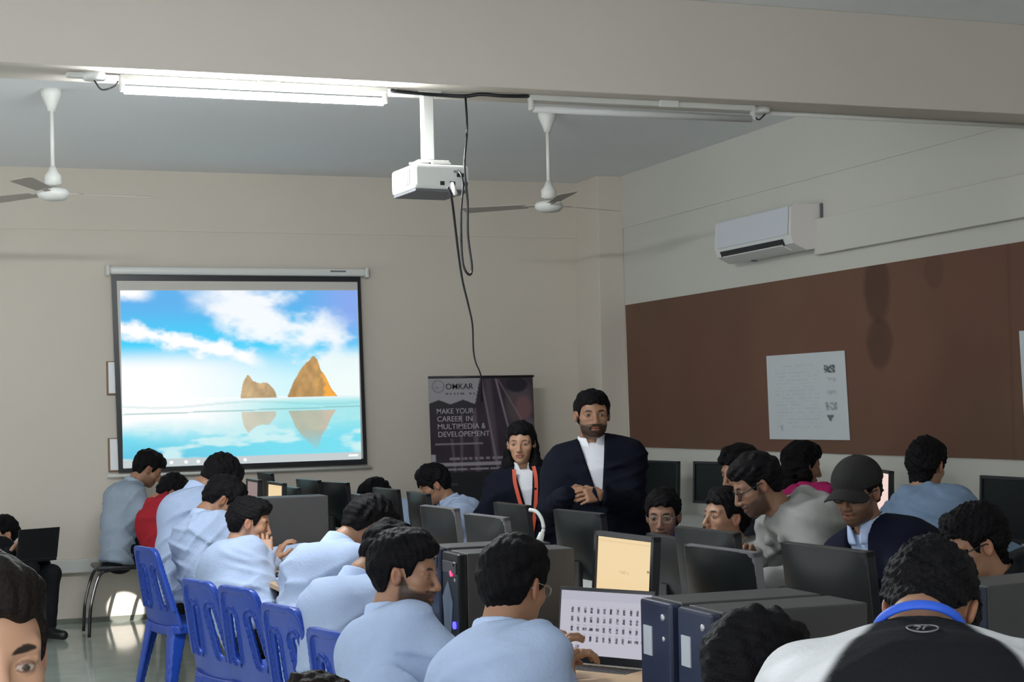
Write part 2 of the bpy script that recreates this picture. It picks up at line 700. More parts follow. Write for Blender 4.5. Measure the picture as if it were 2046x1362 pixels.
def hand_mesh(curl, h=0.0042):
    """right hand: wrist at origin, fingers +X, back of hand +Z, thumb +Y"""
    k = (curl, h)
    if k in HANDS:
        return HANDS[k]
    segs = []
    for (y0, L, r, spread) in ((0.030, 0.074, 0.0090, 0.10), (0.010, 0.083, 0.0095, 0.03), (-0.010, 0.077, 0.0090, -0.04), (-0.029, 0.060, 0.0080, -0.12)):
        p = np.array([0.088 - abs(y0 - 0.008) * 0.25, y0, 0.0])
        a = 0.12 + curl * 0.35
        for q, fr in enumerate((0.45, 0.31, 0.24)):
            d = np.array([math.cos(a) * math.cos(spread), math.cos(a) * math.sin(spread), -math.sin(a)])
            p2 = p + d * L * fr
            segs.append((p, p2, r * (1 - 0.10 * q), r * (1 - 0.10 * (q + 1))))
            p = p2
            a += 0.15 + curl * 0.85
    th = [np.array([0.022, 0.026, -0.008]), np.array([0.052, 0.052, -0.018 - 0.01 * curl]), np.array([0.078, 0.058 - 0.012 * curl, -0.028 - 0.012 * curl]), np.array([0.098, 0.056 - 0.022 * curl, -0.036 - 0.018 * curl])]

    def f(P):
        d = rbox(P, (0.048, 0.0, 0.0), (0.048, 0.040, 0.014), 0.013)
        d = smin(d, cap(P, (-0.035, 0, 0.0), (0.01, 0, 0.0), 0.026, 0.024), 0.02)
        for a, b, r1, r2 in segs:
            d = np.minimum(d, cap(P, a, b, r1, r2)) if False else smin(d, cap(P, a, b, r1, r2), 0.003)
        for i in range(3):
            d = smin(d, cap(P, th[i], th[i + 1], 0.0135 - 0.0018 * i, 0.0117 - 0.0018 * i), 0.010 if i == 0 else 0.003)
        return d
    V, Q = sdf_mesh(f, (-0.15, -0.06, -0.11), (0.19, 0.085, 0.035), h)
    col = np.ones((len(V), 3), np.float32)
    HANDS[k] = (V, Q, col)
    return HANDS[k]


HL_X = [-0.13, -0.075, -0.045, -0.026, 0.010, 0.020, 0.032, 0.050, 0.072, 0.13]
HL_Z = [-0.090, -0.085, -0.055, 0.018, 0.018, -0.012, 0.000, 0.045, 0.058, 0.066]


def hair_fn(style, vol, seed):
    rs = np.random.RandomState(seed)
    dirs = rs.normal(size=(7, 3)).astype(np.float32)
    dirs /= np.linalg.norm(dirs, axis=1)[:, None]
    fr = np.array([55, 75, 95, 130, 170, 230, 300], np.float32)
    ph = rs.rand(7) * 6.28

    def f(P):
        v = vol
        d = ell(P, (-0.018, 0, 0.036), (0.103 + v * 0.8, 0.080 + v * 0.45, 0.091 + v))
        d = smin(d, ell(P, (-0.045, 0, 0.0), (0.068 + v * 0.4, 0.068 + v * 0.4, 0.085)), 0.03)
        d = smin(d, ell(P, (0.035, 0, 0.088 + v * 0.3), (0.052, 0.055, 0.030 + v * 0.5)), 0.03)
        n = 0
        for i in range(7):
            n = n + np.sin(P @ (dirs[i] * fr[i]) + ph[i] + 1.5 * np.sin(P @ (dirs[(i + 2) % 7] * 38) + i)) * (1.0 if i < 4 else 0.6)
        d = d - n * (0.0016 + v * 0.03)
        zl = np.interp(P[:, 0], HL_X, HL_Z)
        if style == 'fringe':
            zl = np.interp(P[:, 0], HL_X, [-0.075, -0.07, -0.05, 0.010, 0.010, -0.02, 0.0, 0.028, 0.034, 0.036])
            zl = zl + 0.012 * np.sin(P[:, 1] * 90)
        zl = zl + 0.004 * np.sin(P[:, 1] * 140 + 1) + 0.003 * np.sin(P[:, 0] * 160)
        d = smax(d, (zl - P[:, 2]) * 0.75, 0.008)
        if style in ('long', 'bob'):
            Q = P.copy()
            Q[:, 1] = np.abs(Q[:, 1])
            e = -0.27 if style == 'long' else -0.10
            w = cap(Q, (-0.035, 0.066, 0.03), (-0.015, 0.086, e * 0.55), 0.026, 0.030)
            w = smin(w, cap(Q, (-0.010, 0.078, e * 0.5), (0.0, 0.088, e), 0.030, 0.018), 0.03)
            w = smin(w, ell(P, (-0.075, 0, -0.06 + e * 0.35), (0.045, 0.075, 0.12 - e * 0.25)), 0.04)
            w = w - n * 0.0022
            d = smin(d, w, 0.02)
        if style == 'curly':
            d = smin(d, ell(P, (-0.062, 0, -0.075), (0.036, 0.056, 0.050)), 0.02)
            d = d - 0.004 * np.sin(P[:, 0] * 260) * np.sin(P[:, 1] * 240) * np.sin(P[:, 2] * 250)
        if style == 'bun':
            d = smin(d, ell(P, (-0.10, 0, 0.0), (0.05, 0.05, 0.05)), 0.02)
        return d
    return f


def ik(S, T, l1, l2, pole):
    S, T = np.array(S, float), np.array(T, float)
    d = T - S
    L = np.linalg.norm(d)
    Lm = min(L, (l1 + l2) * 0.985)
    dn = d / L
    T = S + dn * Lm
    a = (l1 * l1 - l2 * l2 + Lm * Lm) / (2 * Lm)
    h = math.sqrt(max(l1 * l1 - a * a, 1e-6))
    p = np.array(pole, float)
    p = p - dn * (p @ dn)
    p /= np.linalg.norm(p)
    return S + dn * a + p * h, T


def unit(v):
    v = np.array(v, float)
    return v / np.linalg.norm(v)


def person(label, head, yaw, pitch, pel, byaw, roll=0, top='shirt', topmat=None, topmat2=None, skin=0, hair='short', hvol=0.012, hairmat=None,
           beard=0.0, female=False, legs='sit', hands=None, glasses=None, bow=0.05, hres=0.004, size=1.0, girth=1.0, seed=1, curl=0.5,
           hand_dirs=None, vlen=0.0, fold=0.010, sh_w=0.185, cap_mat=None, hood=False, hand_roll=(0, 0), hwide=1.0, tres=0.011, group=None, leg_dir=None,
           sh_drop=0.088, hair_only=False):
    Hc = np.array(head, float)
    R = rotm(math.radians(yaw), math.radians(pitch), math.radians(roll))
    Pp = np.array(pel, float)
    f = np.array([math.cos(math.radians(byaw)), math.sin(math.radians(byaw)), 0.0])
    s = np.array([-f[1], f[0], 0.0])
    root = thing('person', label, 'person', (Pp[0], Pp[1], 0.0), group=group)
    off = np.array([Pp[0], Pp[1], 0.0])
    Hs = Hc + R @ np.array([-0.045, 0, -0.115]) * size
    Nb = Hs + 0.042 * size * unit(unit(Pp - Hs) * 0.7 - R[:, 2] * 0.5)
    d = Nb - Pp
    L = np.linalg.norm(d)
    d = d / L
    if not (0.40 < L < 0.66):
        print('TORSO', label[:30], round(L, 3))
    fp = unit(f - d * (f @ d))
    s = unit(np.cross(d, fp))
    Ps = Pp + 0.38 * L * d - fp * bow * 0.9
    Pc = Pp + 0.74 * L * d - fp * bow
    g = girth
    kS = 0.66 if not female else 0.70
    M = np.eye(3) + (kS - 1) * np.outer(s, s)
    ShL = Nb - d * sh_drop * size + s * sh_w * size * 0.93 + fp * 0.012
    ShR = Nb - d * sh_drop * size - s * sh_w * size * 0.93 + fp * 0.012
    if hands is None:
        hands = [Pp + f * 0.42 + s * 0.14, Pp + f * 0.42 - s * 0.14]
        hands = [np.array([h[0], h[1], 0.82]) for h in hands]
    ua, fa = 0.285 * size, 0.255 * size
    El, Wr = [], []
    for Sh, T, sg in ((ShL, hands[0], 1), (ShR, hands[1], -1)):
        e, w = ik(Sh, T, ua, fa, s * sg * 0.5 - np.array([0, 0, 1.0]) - f * 0.3)
        El.append(e)
        Wr.append(w)

    def torso(P, k=1.0, ext=0.08):
        Pm = P @ M.T.astype(np.float32)
        c = lambda a, b, ra, rb: cap(Pm, M @ a, M @ b, ra * k * g, rb * k * g)
        t = c(Pp - d * ext, Ps, 0.126, 0.112)
        t = smin(t, c(Ps, Pc, 0.112, 0.120), 0.04)
        t = smin(t, c(Pc, Nb - d * 0.075, 0.116, 0.060), 0.04)
        return t

    def arms(P, k=1.0):
        t = smin(cap(P, Nb - d * 0.035, ShL, 0.048 * k, 0.056 * k), cap(P, Nb - d * 0.035, ShR, 0.048 * k, 0.056 * k), 0.02)
        for Sh, e, w in ((ShL, El[0], Wr[0]), (ShR, El[1], Wr[1])):
            t = smin(t, smin(cap(P, Sh, e, 0.056 * k * g ** 0.5, 0.045 * k), cap(P, e, w, 0.045 * k, 0.031 * k), 0.015), 0.03)
        return t

    rs = np.random.RandomState(seed)
    fd = [unit(s * rs.normal() * 0.5 + d * 1.0 + fp * rs.normal() * 0.8) for _ in range(3)]
    fe = [unit(rs.normal(size=3)) for _ in range(3)]

    def folds(P):
        q = P - Pp
        n = 0
        for i, w in enumerate((30, 40, 24)):
            ph = q @ (fd[i] * w) + 1.6 * np.sin(q @ (fe[i] * 8) + i) + i * 2
            mask = np.clip(0.35 + np.sin(q @ (fe[(i + 1) % 3] * 11) + 2.1 * i), 0, 1)
            n = n + np.exp(-(np.sin(ph) / 0.42) ** 2) * mask * (1.3, 0.9, 1.2)[i]
        return n

    allp = np.stack([Pp, Ps, Pc, Nb, ShL, ShR, El[0], El[1], Wr[0], Wr[1]])
    blo, bhi = allp.min(0) - 0.22 * g, allp.max(0) + 0.22 * g
    blo[2] = max(blo[2], 0.05)

    infl = {'shirt': 0.012, 'hoodie': 0.024, 'blazer': 0.018, 'jersey': 0.014}[top]

    def garment(P):
        t = torso(P)
        hem = 0.10
        t = smax(t, -((P - (Pp - d * hem)) @ d.astype(np.float32)), 0.02)
        t = smin(t, arms(P), 0.07) - infl
        t = t - folds(P) * fold
        # collar opening
        ax = unit(Nb - Hs)
        t = smax(t, -cap(P, Hs - ax * 0.1, Nb - ax * 0.005, 0.055 * size, 0.055 * size), 0.01)
        if hood:
            a = Nb - d * 0.07 + s * 0.075 + fp * 0.10
            b = Nb - d * 0.005 - fp * 0.060 + s * 0.090
            c = Nb - d * 0.015 - fp * 0.120
            b2 = Nb - d * 0.005 - fp * 0.060 - s * 0.090
            a2 = Nb - d * 0.07 - s * 0.075 + fp * 0.10
            hd = smin(cap(P, a, b, 0.026, 0.034), cap(P, b, c, 0.034, 0.040), 0.02)
            hd = smin(hd, smin(cap(P, a2, b2, 0.026, 0.034), cap(P, b2, c, 0.034, 0.040), 0.02), 0.02)
            e_ = Nb - d * 0.17 - fp * 0.125
            hd = smin(hd, cap(P, c - d * 0.02, e_, 0.055, 0.030), 0.03)
            hd = hd - 0.003 * np.sin((P - Nb) @ s * 70 + 3 * np.sin((P - Nb) @ d * 20))
            t = smin(t, hd, 0.008)
        if vlen > 0:
            q = P - Nb
            a_, b_, c_ = np.abs(q @ s), -(q @ d), q @ fp
            w = (a_ - (0.064 if not female else 0.052) * (1 - b_ / vlen)) * 0.9
            w = np.maximum(w, 0.01 - c_)
            t = smax(t, -w, 0.006)
        return t
    V, Q = sdf_mesh(garment, blo, bhi, tres)
    col = np.ones((len(V), 3), np.float32)
    if top == 'jersey':
        q = V - Nb
        a_, b_ = np.abs(q @ s), -(q @ d)
        blk = sstep(0.012, -0.012, a_ - (0.085 + 0.50 * np.maximum(b_, 0)))
        col = mixc(np.tile(np.array([0.70, 0.70, 0.72], np.float32), (len(V), 1)), (0.010, 0.011, 0.013), blk)
    if hood and topmat2 == 'lining':
        pass
    V0 = V - off
    me = mesh_from(V0, Q, col, name={'shirt': 'shirt', 'hoodie': 'hoodie', 'blazer': 'blazer', 'jersey': 'jacket'}[top])
    gname = {'shirt': 'shirt', 'hoodie': 'hoodie', 'blazer': 'blazer', 'jersey': 'jacket'}[top]
    link(gname, me, topmat, root, (0, 0, 0))

    # inner shirt and collar
    if vlen > 0:
        def inner(P):
            q = P - Nb
            t = smin(torso(P), arms(P), 0.045) - infl * 0.2
            b_, c_ = -(q @ d), q @ fp
            t = np.maximum(t, np.maximum(b_ - vlen - 0.03, -0.02 - c_))
            t = np.maximum(t, np.abs(q @ s) - 0.10)
            t = smax(t, -cap(P, Hs, Nb, 0.058 * size, 0.055 * size), 0.008)
            return t
        lo = Nb - 0.16 - np.maximum(d, 0) * vlen
        hi = Nb + 0.16
        lo[2] = Nb[2] - vlen - 0.06
        V, Q = sdf_mesh(inner, lo, hi, 0.007)
        link('shirt', mesh_from(V - off, Q, np.ones((len(V), 3)), name='shirt'), topmat2, root, (0, 0, 0))
    if top in ('shirt', 'blazer') or vlen > 0:
        cm = topmat2 if (vlen > 0 and topmat2 is not None) else topmat
        ax = unit(Hs - Nb)

        def collar(P):
            t = np.abs(cap(P, Nb - ax * 0.03, Nb + ax * 0.2, (0.086 if not female else 0.070) * size, (0.030 if not female else 0.026) * size)) - 0.0060
            q = P - Nb
            h1 = 0.048 - 0.16 * np.maximum(0, q @ fp + 0.02)
            t = np.maximum(t, q @ ax - h1)
            t = np.maximum(t, -(q @ ax) - 0.045)
            w = np.abs(q @ s) - 0.010 - 0.30 * np.maximum(0, q @ ax + 0.03)
            t = np.maximum(t, -np.maximum(w, -(q @ fp)))
            return t
        V, Q = sdf_mesh(collar, Nb - 0.11, Nb + 0.11, 0.0055)
        if len(Q):
            link('collar', mesh_from(V - off, Q, np.full((len(V), 3), 1.15), name='collar'), cm, root, (0, 0, 0))

    # body: head, neck, hands and the figure inside the clothes, one mesh
    pieces = []
    V, Q, cl = head_mesh(female, beard, hres)
    hsz = np.array([1.0, hwide, 1.0]) * size
    pieces.append(((V * hsz) @ R.T + Hc, Q, cl))
    na = Hc + R @ np.array([-0.034, 0, -0.085]) * size
    nr_ = (0.047 if female else 0.056) * size
    nb_ = Nb - d * 0.05
    V, Q = sdf_mesh(lambda P: cap(P, na, nb_, nr_, nr_ + 0.004), np.minimum(na, nb_) - 0.07, np.maximum(na, nb_) + 0.07, 0.006)
    pieces.append((V, Q, np.ones((len(V), 3))))
    for i, (w, e) in enumerate(((Wr[0], El[0]), (Wr[1], El[1]))):
        hv, hq, hc = hand_mesh(curl)
        hv = hv * size
        hv[:, 0] = np.where(hv[:, 0] < 0, hv[:, 0] * 0.3, hv[:, 0])
        x = unit(w - e)
        if hand_dirs is not None and hand_dirs[i] is not None:
            x = unit(hand_dirs[i])
        sg = 1 if i == 0 else -1
        z = np.array([0, 0, 1.0])
        z = unit(z - x * (z @ x)) if abs(x[2]) < 0.95 else unit(-f - x * (-f @ x))
        y = np.cross(z, x)
        a = hand_roll[i]
        z, y = z * math.cos(a) + y * math.sin(a), y * math.cos(a) - z * math.sin(a)
        # right hand thumb to +Y of its frame means body's left; mirror for the left hand
        if i == 0:
            hv = hv * np.array([1, -1, 1])
            hq = hq[:, ::-1]
        pieces.append((hv @ np.stack([x, y, z]) + w, hq, hc))

    hipL, hipR = Pp + s * 0.09 - [0, 0, 0.02], Pp - s * 0.09 - [0, 0, 0.02]
    lf = f if leg_dir is None else np.array([math.cos(math.radians(leg_dir)), math.sin(math.radians(leg_dir)), 0.0])
    knees, ank = [], []
    for hp, sg in ((hipL, 1), (hipR, -1)):
        if legs == 'sit':
            kz = min(max(0.50, Pp[2] - 0.10), 0.56)
            k = np.array([hp[0], hp[1], kz]) + lf * 0.40 + s * sg * 0.04
            a = np.array([k[0], k[1], 0.09]) - lf * 0.04
        else:
            k = np.array([hp[0], hp[1], Pp[2] * 0.53]) + lf * 0.03 + s * sg * 0.01
            a = np.array([k[0], k[1], 0.09]) - lf * 0.03
        knees.append(k)
        ank.append(a)

    def inner_body(P):
        t = smin(torso(P, 0.78, 0.0), arms(P, 0.72), 0.03)
        t = smin(t, cap(P, Nb - d * 0.04, Hs, 0.05, 0.045), 0.03)
        for hp, k, a in ((hipL, knees[0], ank[0]), (hipR, knees[1], ank[1])):
            t = smin(t, smin(cap(P, hp, k, 0.065, 0.045), cap(P, k, a, 0.042, 0.030), 0.02), 0.02)
        return t
    al = np.concatenate([allp, np.stack(knees + ank)])
    V, Q = sdf_mesh(inner_body, al.min(0) - 0.12, al.max(0) + 0.12, 0.022)
    pieces.append((V, Q, np.ones((len(V), 3))))
    n = 0
    VV, QQ, CC = [], [], []
    for v, q, c in pieces:
        VV.append(v - off)
        QQ.append(q + n)
        CC.append(c)
        n += len(v)
    link('body', mesh_from(np.concatenate(VV), np.concatenate(QQ), np.concatenate(CC), name='body'), SKINS[skin], root, (0, 0, 0))

    # trousers and shoes
    def trous(P):
        Pm = P @ M.T.astype(np.float32)
        t = cap(Pm, M @ (Pp + d * 0.06), M @ (Pp - d * 0.06), 0.120 * g, 0.124 * g)
        for hp, k, a in ((hipL, knees[0], ank[0]), (hipR, knees[1], ank[1])):
            t = smin(t, smin(cap(P, hp, k, 0.088, 0.066), cap(P, k, a + [0, 0, 0.01], 0.062, 0.050), 0.03), 0.03)
        t = t - folds(P) * 0.002
        return np.maximum(t, 0.075 - P[:, 2])
    al = np.stack([Pp, hipL, hipR] + knees + ank)
    V, Q = sdf_mesh(trous, al.min(0) - 0.17, al.max(0) + 0.17, 0.016)
    link('trousers', mesh_from(V - off, Q, np.ones((len(V), 3)), name='trousers'), TROUS, root, (0, 0, 0))
    for a in ank:
        def shoe(P):
            b = np.array([a[0], a[1], 0.0])
            t = cap(P, b - lf * 0.05 + [0, 0, 0.045], b + lf * 0.15 + [0, 0, 0.036], 0.042, 0.036)
            t = smin(t, cap(P, b + [0, 0, 0.06], b + [0, 0, 0.10], 0.042, 0.040), 0.03)
            return np.maximum(t, 0.002 - P[:, 2])
        V, Q = sdf_mesh(shoe, np.array([a[0], a[1], 0.05]) - 0.22, np.array([a[0], a[1], 0.08]) + 0.22, 0.012)
        link('shoe', mesh_from(V - off, Q, np.ones((len(V), 3)), name='shoe'), SHOE, root, (0, 0, 0))

    def place(V):
        return (V * hsz) @ R.T + Hc - off

    # hair
    hf = hair_fn(hair, hvol, seed * 13 + 5)
    zlo = -0.34 if hair == 'long' else (-0.16 if hair == 'bob' else -0.11)
    if cap_mat is not None:
        hf0 = hf
        hf = lambda P: np.maximum(hf0(P), P[:, 2] - 0.05)
    V, Q = sdf_mesh(hf, (-0.17, -0.13, zlo), (0.14, 0.13, 0.19), max(hres, 0.0035))
    link('hair', mesh_from(place(V), Q, np.ones((len(V), 3)), name='hair'), hairmat or HAIR, root, (0, 0, 0))
    if cap_mat is not None:
        def capf(P):
            t = ell(P, (-0.014, 0, 0.040), (0.116, 0.096, 0.100))
            t = smax(t, 0.032 - 0.10 * P[:, 0] - P[:, 2], 0.006)
            t = smax(t, -ell(P, (-0.014, 0, 0.036), (0.106, 0.086, 0.090)), 0.004)
            vz = P[:, 2] - (0.036 - 0.25 * (P[:, 0] - 0.09) - 6.0 * P[:, 1] ** 2)
            v = np.maximum(np.abs(vz) - 0.004, np.sqrt(((P[:, 0] - 0.075) / 1.05) ** 2 + P[:, 1] ** 2) - 0.090)
            v = np.maximum(v, 0.06 - P[:, 0])
            t = smin(t, v, 0.006)
            return smin(t, ell(P, (-0.014, 0, 0.139), (0.010, 0.010, 0.006)), 0.003)
        V, Q = sdf_mesh(capf, (-0.15, -0.12, -0.05), (0.19, 0.12, 0.16), 0.0035)
        link('cap', mesh_from(place(V), Q, np.ones((len(V), 3)), name='cap'), cap_mat, root, (0, 0, 0))
    if glasses is not None:
        mb = MB()
        gr = 0.0017 if 'steel' in glasses.name else 0.0026
        for sg in (1, -1):
            ring = [(0.094 - 0.12 * abs(math.cos(t)) * 0.03, sg * 0.033 + 0.023 * math.cos(t), -0.002 + 0.017 * math.sin(t)) for t in np.linspace(0, 2 * math.pi, 24, endpoint=False)]
            mb.tube(ring, gr, 6, closed=True)
            mb.tube([(0.092, sg * 0.056, 0.003), (0.06, sg * 0.074, 0.005), (-0.005, sg * 0.082, 0.008), (-0.03, sg * 0.080, -0.010)], gr, 6)
        mb.tube([(0.094, 0.011, 0.002), (0.098, 0, 0.005), (0.094, -0.011, 0.002)], 0.0017, 6)
        o = mb.build('glasses', glasses, root)
        for v in o.data.vertices:
            v.co = Vector(R @ (np.array(v.co) * hsz) + Hc - off)
    return dict(root=root, off=off, Nb=Nb, d=d, fp=fp, s=s, Hs=Hs, R=R, Hc=Hc, garment=garment, solid=lambda P: smin(torso(P), arms(P), 0.07) - infl, Wr=Wr, El=El, Pc=Pc, Ps=Ps, Pp=Pp)


def trace(fn, p, dirn, far=0.6):
    p, dirn = np.array(p, np.float32), unit(dirn).astype(np.float32)
    t = 0.0
    for _ in range(60):
        v = float(fn((p + dirn * t)[None])[0])
        if v < 0.0012:
            break
        t += v * 0.7
        if t > far:
            break
    return p + dirn * t


def ribbon_on(info, ab, width, material, name, lift=0.007, back=False):
    """band lying on the garment: ab = list of (across, down) coordinates from the neck base"""
    pts = []
    sg = -1 if back else 1
    for a, b in ab:
        p = info['Nb'] + info['s'] * a - info['d'] * b + info['fp'] * 0.35 * sg
        q = trace(lambda P: np.minimum(info['solid'](P), info['garment'](P)), p, -info['fp'] * sg)
        pts.append(Vector(q + info['fp'] * sg * lift - info['off']))
    cc = np.array([float((np.array(p) + info['off'] - info['Nb']) @ info['fp']) for p in pts])
    ii = np.arange(len(cc))
    fit = np.polyval(np.polyfit(ii, cc, 2), ii)
    fit = fit + sg * max(0.0, float((sg * (cc - fit)).max()))
    pts = [p + Vector(info['fp'] * float(fit[k] - cc[k])) for k, p in enumerate(pts)]
    pts = catmull(pts, 4)
    mb = MB()
    nrm = Vector(info['fp'] * sg)
    bm = mb.bm
    rows = []
    for k, p in enumerate(pts):
        t = (pts[min(k + 1, len(pts) - 1)] - pts[max(k - 1, 0)]).normalized()
        x = t.cross(nrm).normalized() * width / 2
        rows.append([bm.verts.new(p - x), bm.verts.new(p + x), bm.verts.new(p + x - nrm * 0.002), bm.verts.new(p - x - nrm * 0.002)])
    for k in range(len(rows) - 1):
        for i in range(4):
            j = (i + 1) % 4
            bm.faces.new((rows[k][i], rows[k][j], rows[k + 1][j], rows[k + 1][i]))
    bmesh.ops.recalc_face_normals(bm, faces=bm.faces)
    return mb.build(name, material, info['root'])
# ------------------------------------------------------------------ the room
struct('floor', MB().box(((LEFTX + RIGHTX) / 2, 5.85, -0.05), (RIGHTX - LEFTX + 0.4, 15.1, 0.1)), FLOOR)
struct('ceiling', MB().box(((LEFTX + RIGHTX) / 2, 5.85, CEILZ + 0.05), (RIGHTX - LEFTX + 0.4, 15.1, 0.1)), CEIL)
struct('wall_back', MB().box(((LEFTX + RIGHTX) / 2, BACKY + 0.1, CEILZ / 2), (RIGHTX - LEFTX + 0.4, 0.2, CEILZ))
       .box(((LEFTX + RIGHTX) / 2, BACKY - 0.006, (3.055 + CEILZ) / 2), (RIGHTX - LEFTX, 0.012, CEILZ - 3.055)), WALL)
struct('wall_right', MB().box((RIGHTX + 0.1, 5.85, CEILZ / 2), (0.2, 15.1, CEILZ))
         .box((RIGHTX - 0.005, 5.85, (3.09 + CEILZ) / 2), (0.01, 14.7, CEILZ - 3.09)), WALLR)
struct('trim_1', MB().box(((5.5 + RIGHTX) / 2, (12.70 + BACKY) / 2, CEILZ / 2), (RIGHTX - 5.5, BACKY - 12.70, CEILZ), bev=0.006), WALL)
struct('trim_2', MB().box(((LEFTX + RIGHTX) / 2, 7.255, (3.065 + CEILZ) / 2), (RIGHTX - LEFTX, 0.34, CEILZ - 3.065), bev=0.004), BEAM)
# cased duct along the right wall beside the air conditioner
struct('trim_3', MB().box((RIGHTX - 0.03, (9.52 - 1.5) / 2, 2.685), (0.06, 9.52 + 1.5, 0.235), bev=0.004), WALLR)
# low ledge along the back wall, skirting below
struct('trim_4', MB().box(((LEFTX + 5.5) / 2, BACKY - 0.04, 0.450), (5.5 - LEFTX, 0.08, 0.105), bev=0.008), mat('ledge_paint', (0.60, 0.60, 0.57), 0.5, var=0.06, vscale=3))
struct('baseboard_back', MB().box(((LEFTX + 5.5) / 2, BACKY - 0.006, 0.02), (5.5 - LEFTX, 0.012, 0.04)), SKIRT)
# left wall (outside the frame) with tall windows and a slit near the ceiling added for the sunbeam
wl = MB()
ys = [-1.5, 0.2, 3.0, 3.9, 6.7, 7.9, 8.4, 10.0, 12.3, BACKY]
T = 0.2
xw = LEFTX - T / 2
for (a, b, lo, hi) in ((-1.5, BACKY, 0, 0.95), (-1.5, BACKY, 2.55, 2.90), (-1.5, 2.25, 2.90, CEILZ), (3.25, BACKY, 2.90, CEILZ),
                       (-1.5, 0.2, 0.95, 2.55), (3.0, 3.9, 0.95, 2.55), (6.7, 9.2, 0.95, 2.55), (12.2, BACKY, 0.95, 2.55)):
    wl.box((xw, (a + b) / 2, (lo + hi) / 2), (T, b - a, hi - lo))
struct('wall_left', wl, WALL)
for i, (a, b) in enumerate(((0.2, 3.0), (3.9, 6.7), (9.2, 12.2))):
    wf = MB()
    for y in (a + 0.03, (a + b) / 2, b - 0.03):
        wf.box((xw, y, 1.75), (0.06, 0.06, 1.6))
    for z in (0.98, 2.52):
        wf.box((xw, (a + b) / 2, z), (0.06, b - a, 0.06))
    struct('window_%d' % (i + 1), wf, WHITEP2)
struct('wall_rear', MB().box(((1.3 + RIGHTX) / 2, -1.6, CEILZ / 2), (RIGHTX - 1.3, 0.2, CEILZ)), WALL)  # unseen; added to block daylight from behind, left end open to steer it

spot((LEFTX - 0.5, 1.72, 3.40), (1.615, 13.19, 0.09), 17000, math.radians(1.25), (1, 0.97, 0.92), 'sunbeam', blend=0.25)

# ------------------------------------------------------------------ cork board and its papers
def cork_col(u, v):
    y = 12.66 - u * (12.66 - 3.0)
    z = 2.443 - v * 1.178
    base = np.array([0.150, 0.073, 0.045])
    n = fbm(y * 1.3, z * 1.3, 3, 4)
    c = np.ones(u.shape + (3,)) * base * (0.85 + 0.30 * n)[..., None]
    hue = fbm(y * 0.7 + 9, z * 0.8, 8, 3)
    c = c * (1 + (hue - 0.5)[..., None] * np.array([-0.15, 0.25, 0.10]))
    for cy, cz, ry, rz in ((8.86, 2.30, 0.145, 0.21), (8.85, 1.96, 0.145, 0.155), (8.25, 2.36, 0.09, 0.10)):
        e = ((y - cy) / ry) ** 2 + ((z - cz) / rz) ** 2
        e = e + 0.25 * (fbm(y * 9, z * 9, 5, 3) - 0.5)
        w = sstep(1.15, 0.70, e) * (0.40 if ry > 0.1 else 0.2)
        ring = sstep(0.30, 0.0, np.abs(e - 0.92)) * 0.25
        c = c * (1 - np.maximum(w, ring))[..., None]
    seam = sstep(0.012, 0.006, np.abs(y - 7.545))
    c = c * (1 - 0.35 * seam)[..., None]
    return c


cb = panel('cork_board', (5.715, 12.66, 2.443), (5.715, 3.0, 2.447), (5.715, 3.0, 1.265), (5.715, 12.62, 1.257), cork_col, 420, 60, 0.014,
           mat('cork', (1, 1, 1), 0.9, attr=True, bump=0.2, bscale=120), off=(5.715, 8.0, 1.26))
tag(cb, 'long dark brown stained cork board covering the right wall', 'notice board')


def sheet_col(u, v):
    c = np.ones(u.shape + (3,)) * np.array([0.60, 0.64, 0.66])
    c *= (0.97 + 0.05 * fbm(u * 6, v * 6, 2, 3))[..., None]
    lines = (np.sin(v * 150) > 0.2) & (u > 0.10) & (u < 0.68) & (v > 0.10) & (v < 0.86)
    lines &= fbm(u * 22, np.floor(v * 24) * 3.1, 6, 2) > 0.42
    c = mixc(c, (0.50, 0.54, 0.56), lines * 0.55)
    def blot(u0, u1, v0, v1, dark):
        m_ = (u > u0) & (u < u1) & (v > v0) & (v < v1)
        n = fbm(u * 55, v * 55, 4, 3)
        return mixc(c, (0.06, 0.07, 0.07), m_ * np.clip((n - 0.30) * 3.5, 0, 1) * dark)
    c = blot(0.74, 0.88, 0.15, 0.24, 1.0)
    c = blot(0.78, 0.88, 0.29, 0.34, 0.35)
    c = blot(0.76, 0.88, 0.44, 0.48, 0.35)
    c = blot(0.74, 0.88, 0.57, 0.66, 0.65)
    tri = (v > 0.72) & (v < 0.79) & (np.abs(u - 0.79) < 0.045 * (0.80 - v) / 0.08)
    c = mixc(c, (0.08, 0.09, 0.09), tri * 0.9)
    c = mixc(c, (0.30, 0.40, 0.38), ((u > 0.155) & (u < 0.185) & (v > 0.83) & (v < 0.90)) * 0.7)
    return c


X0 = 5.708
q = [ptX(1531, 711, X0), ptX(1687, 700, X0), ptX(1698, 879, X0), ptX(1538, 877, X0)]
tag(panel('notice_sheet', *q, sheet_col, 110, 90, 0.003, PRINT, off=q[3]),
    'white printed notice sheet pinned on the brown board, whole in view', 'notice')
q = [ptX(2036, 661, X0), ptX(2170, 652, X0), ptX(2190, 905, X0), ptX(2050, 897, X0)]
tag(panel('notice_sheet', *q, lambda u, v: np.ones(u.shape + (3,)) * np.array([0.60, 0.66, 0.68]) * (0.96 + 0.06 * fbm(u * 9, v * 9))[..., None], 20, 20, 0.003, PRINT, off=q[3]),
    'pale paper on the brown board cut by the right frame edge', 'notice')

# ------------------------------------------------------------------ projection screen
sc = thing('projection_screen', 'pull-down projection screen showing a bright beach picture', 'projector screen', (2.56, 13.15, 1.16))
o3 = Vector(sc.location)


def L3(x, y, z):
    return Vector((x, y, z)) - o3


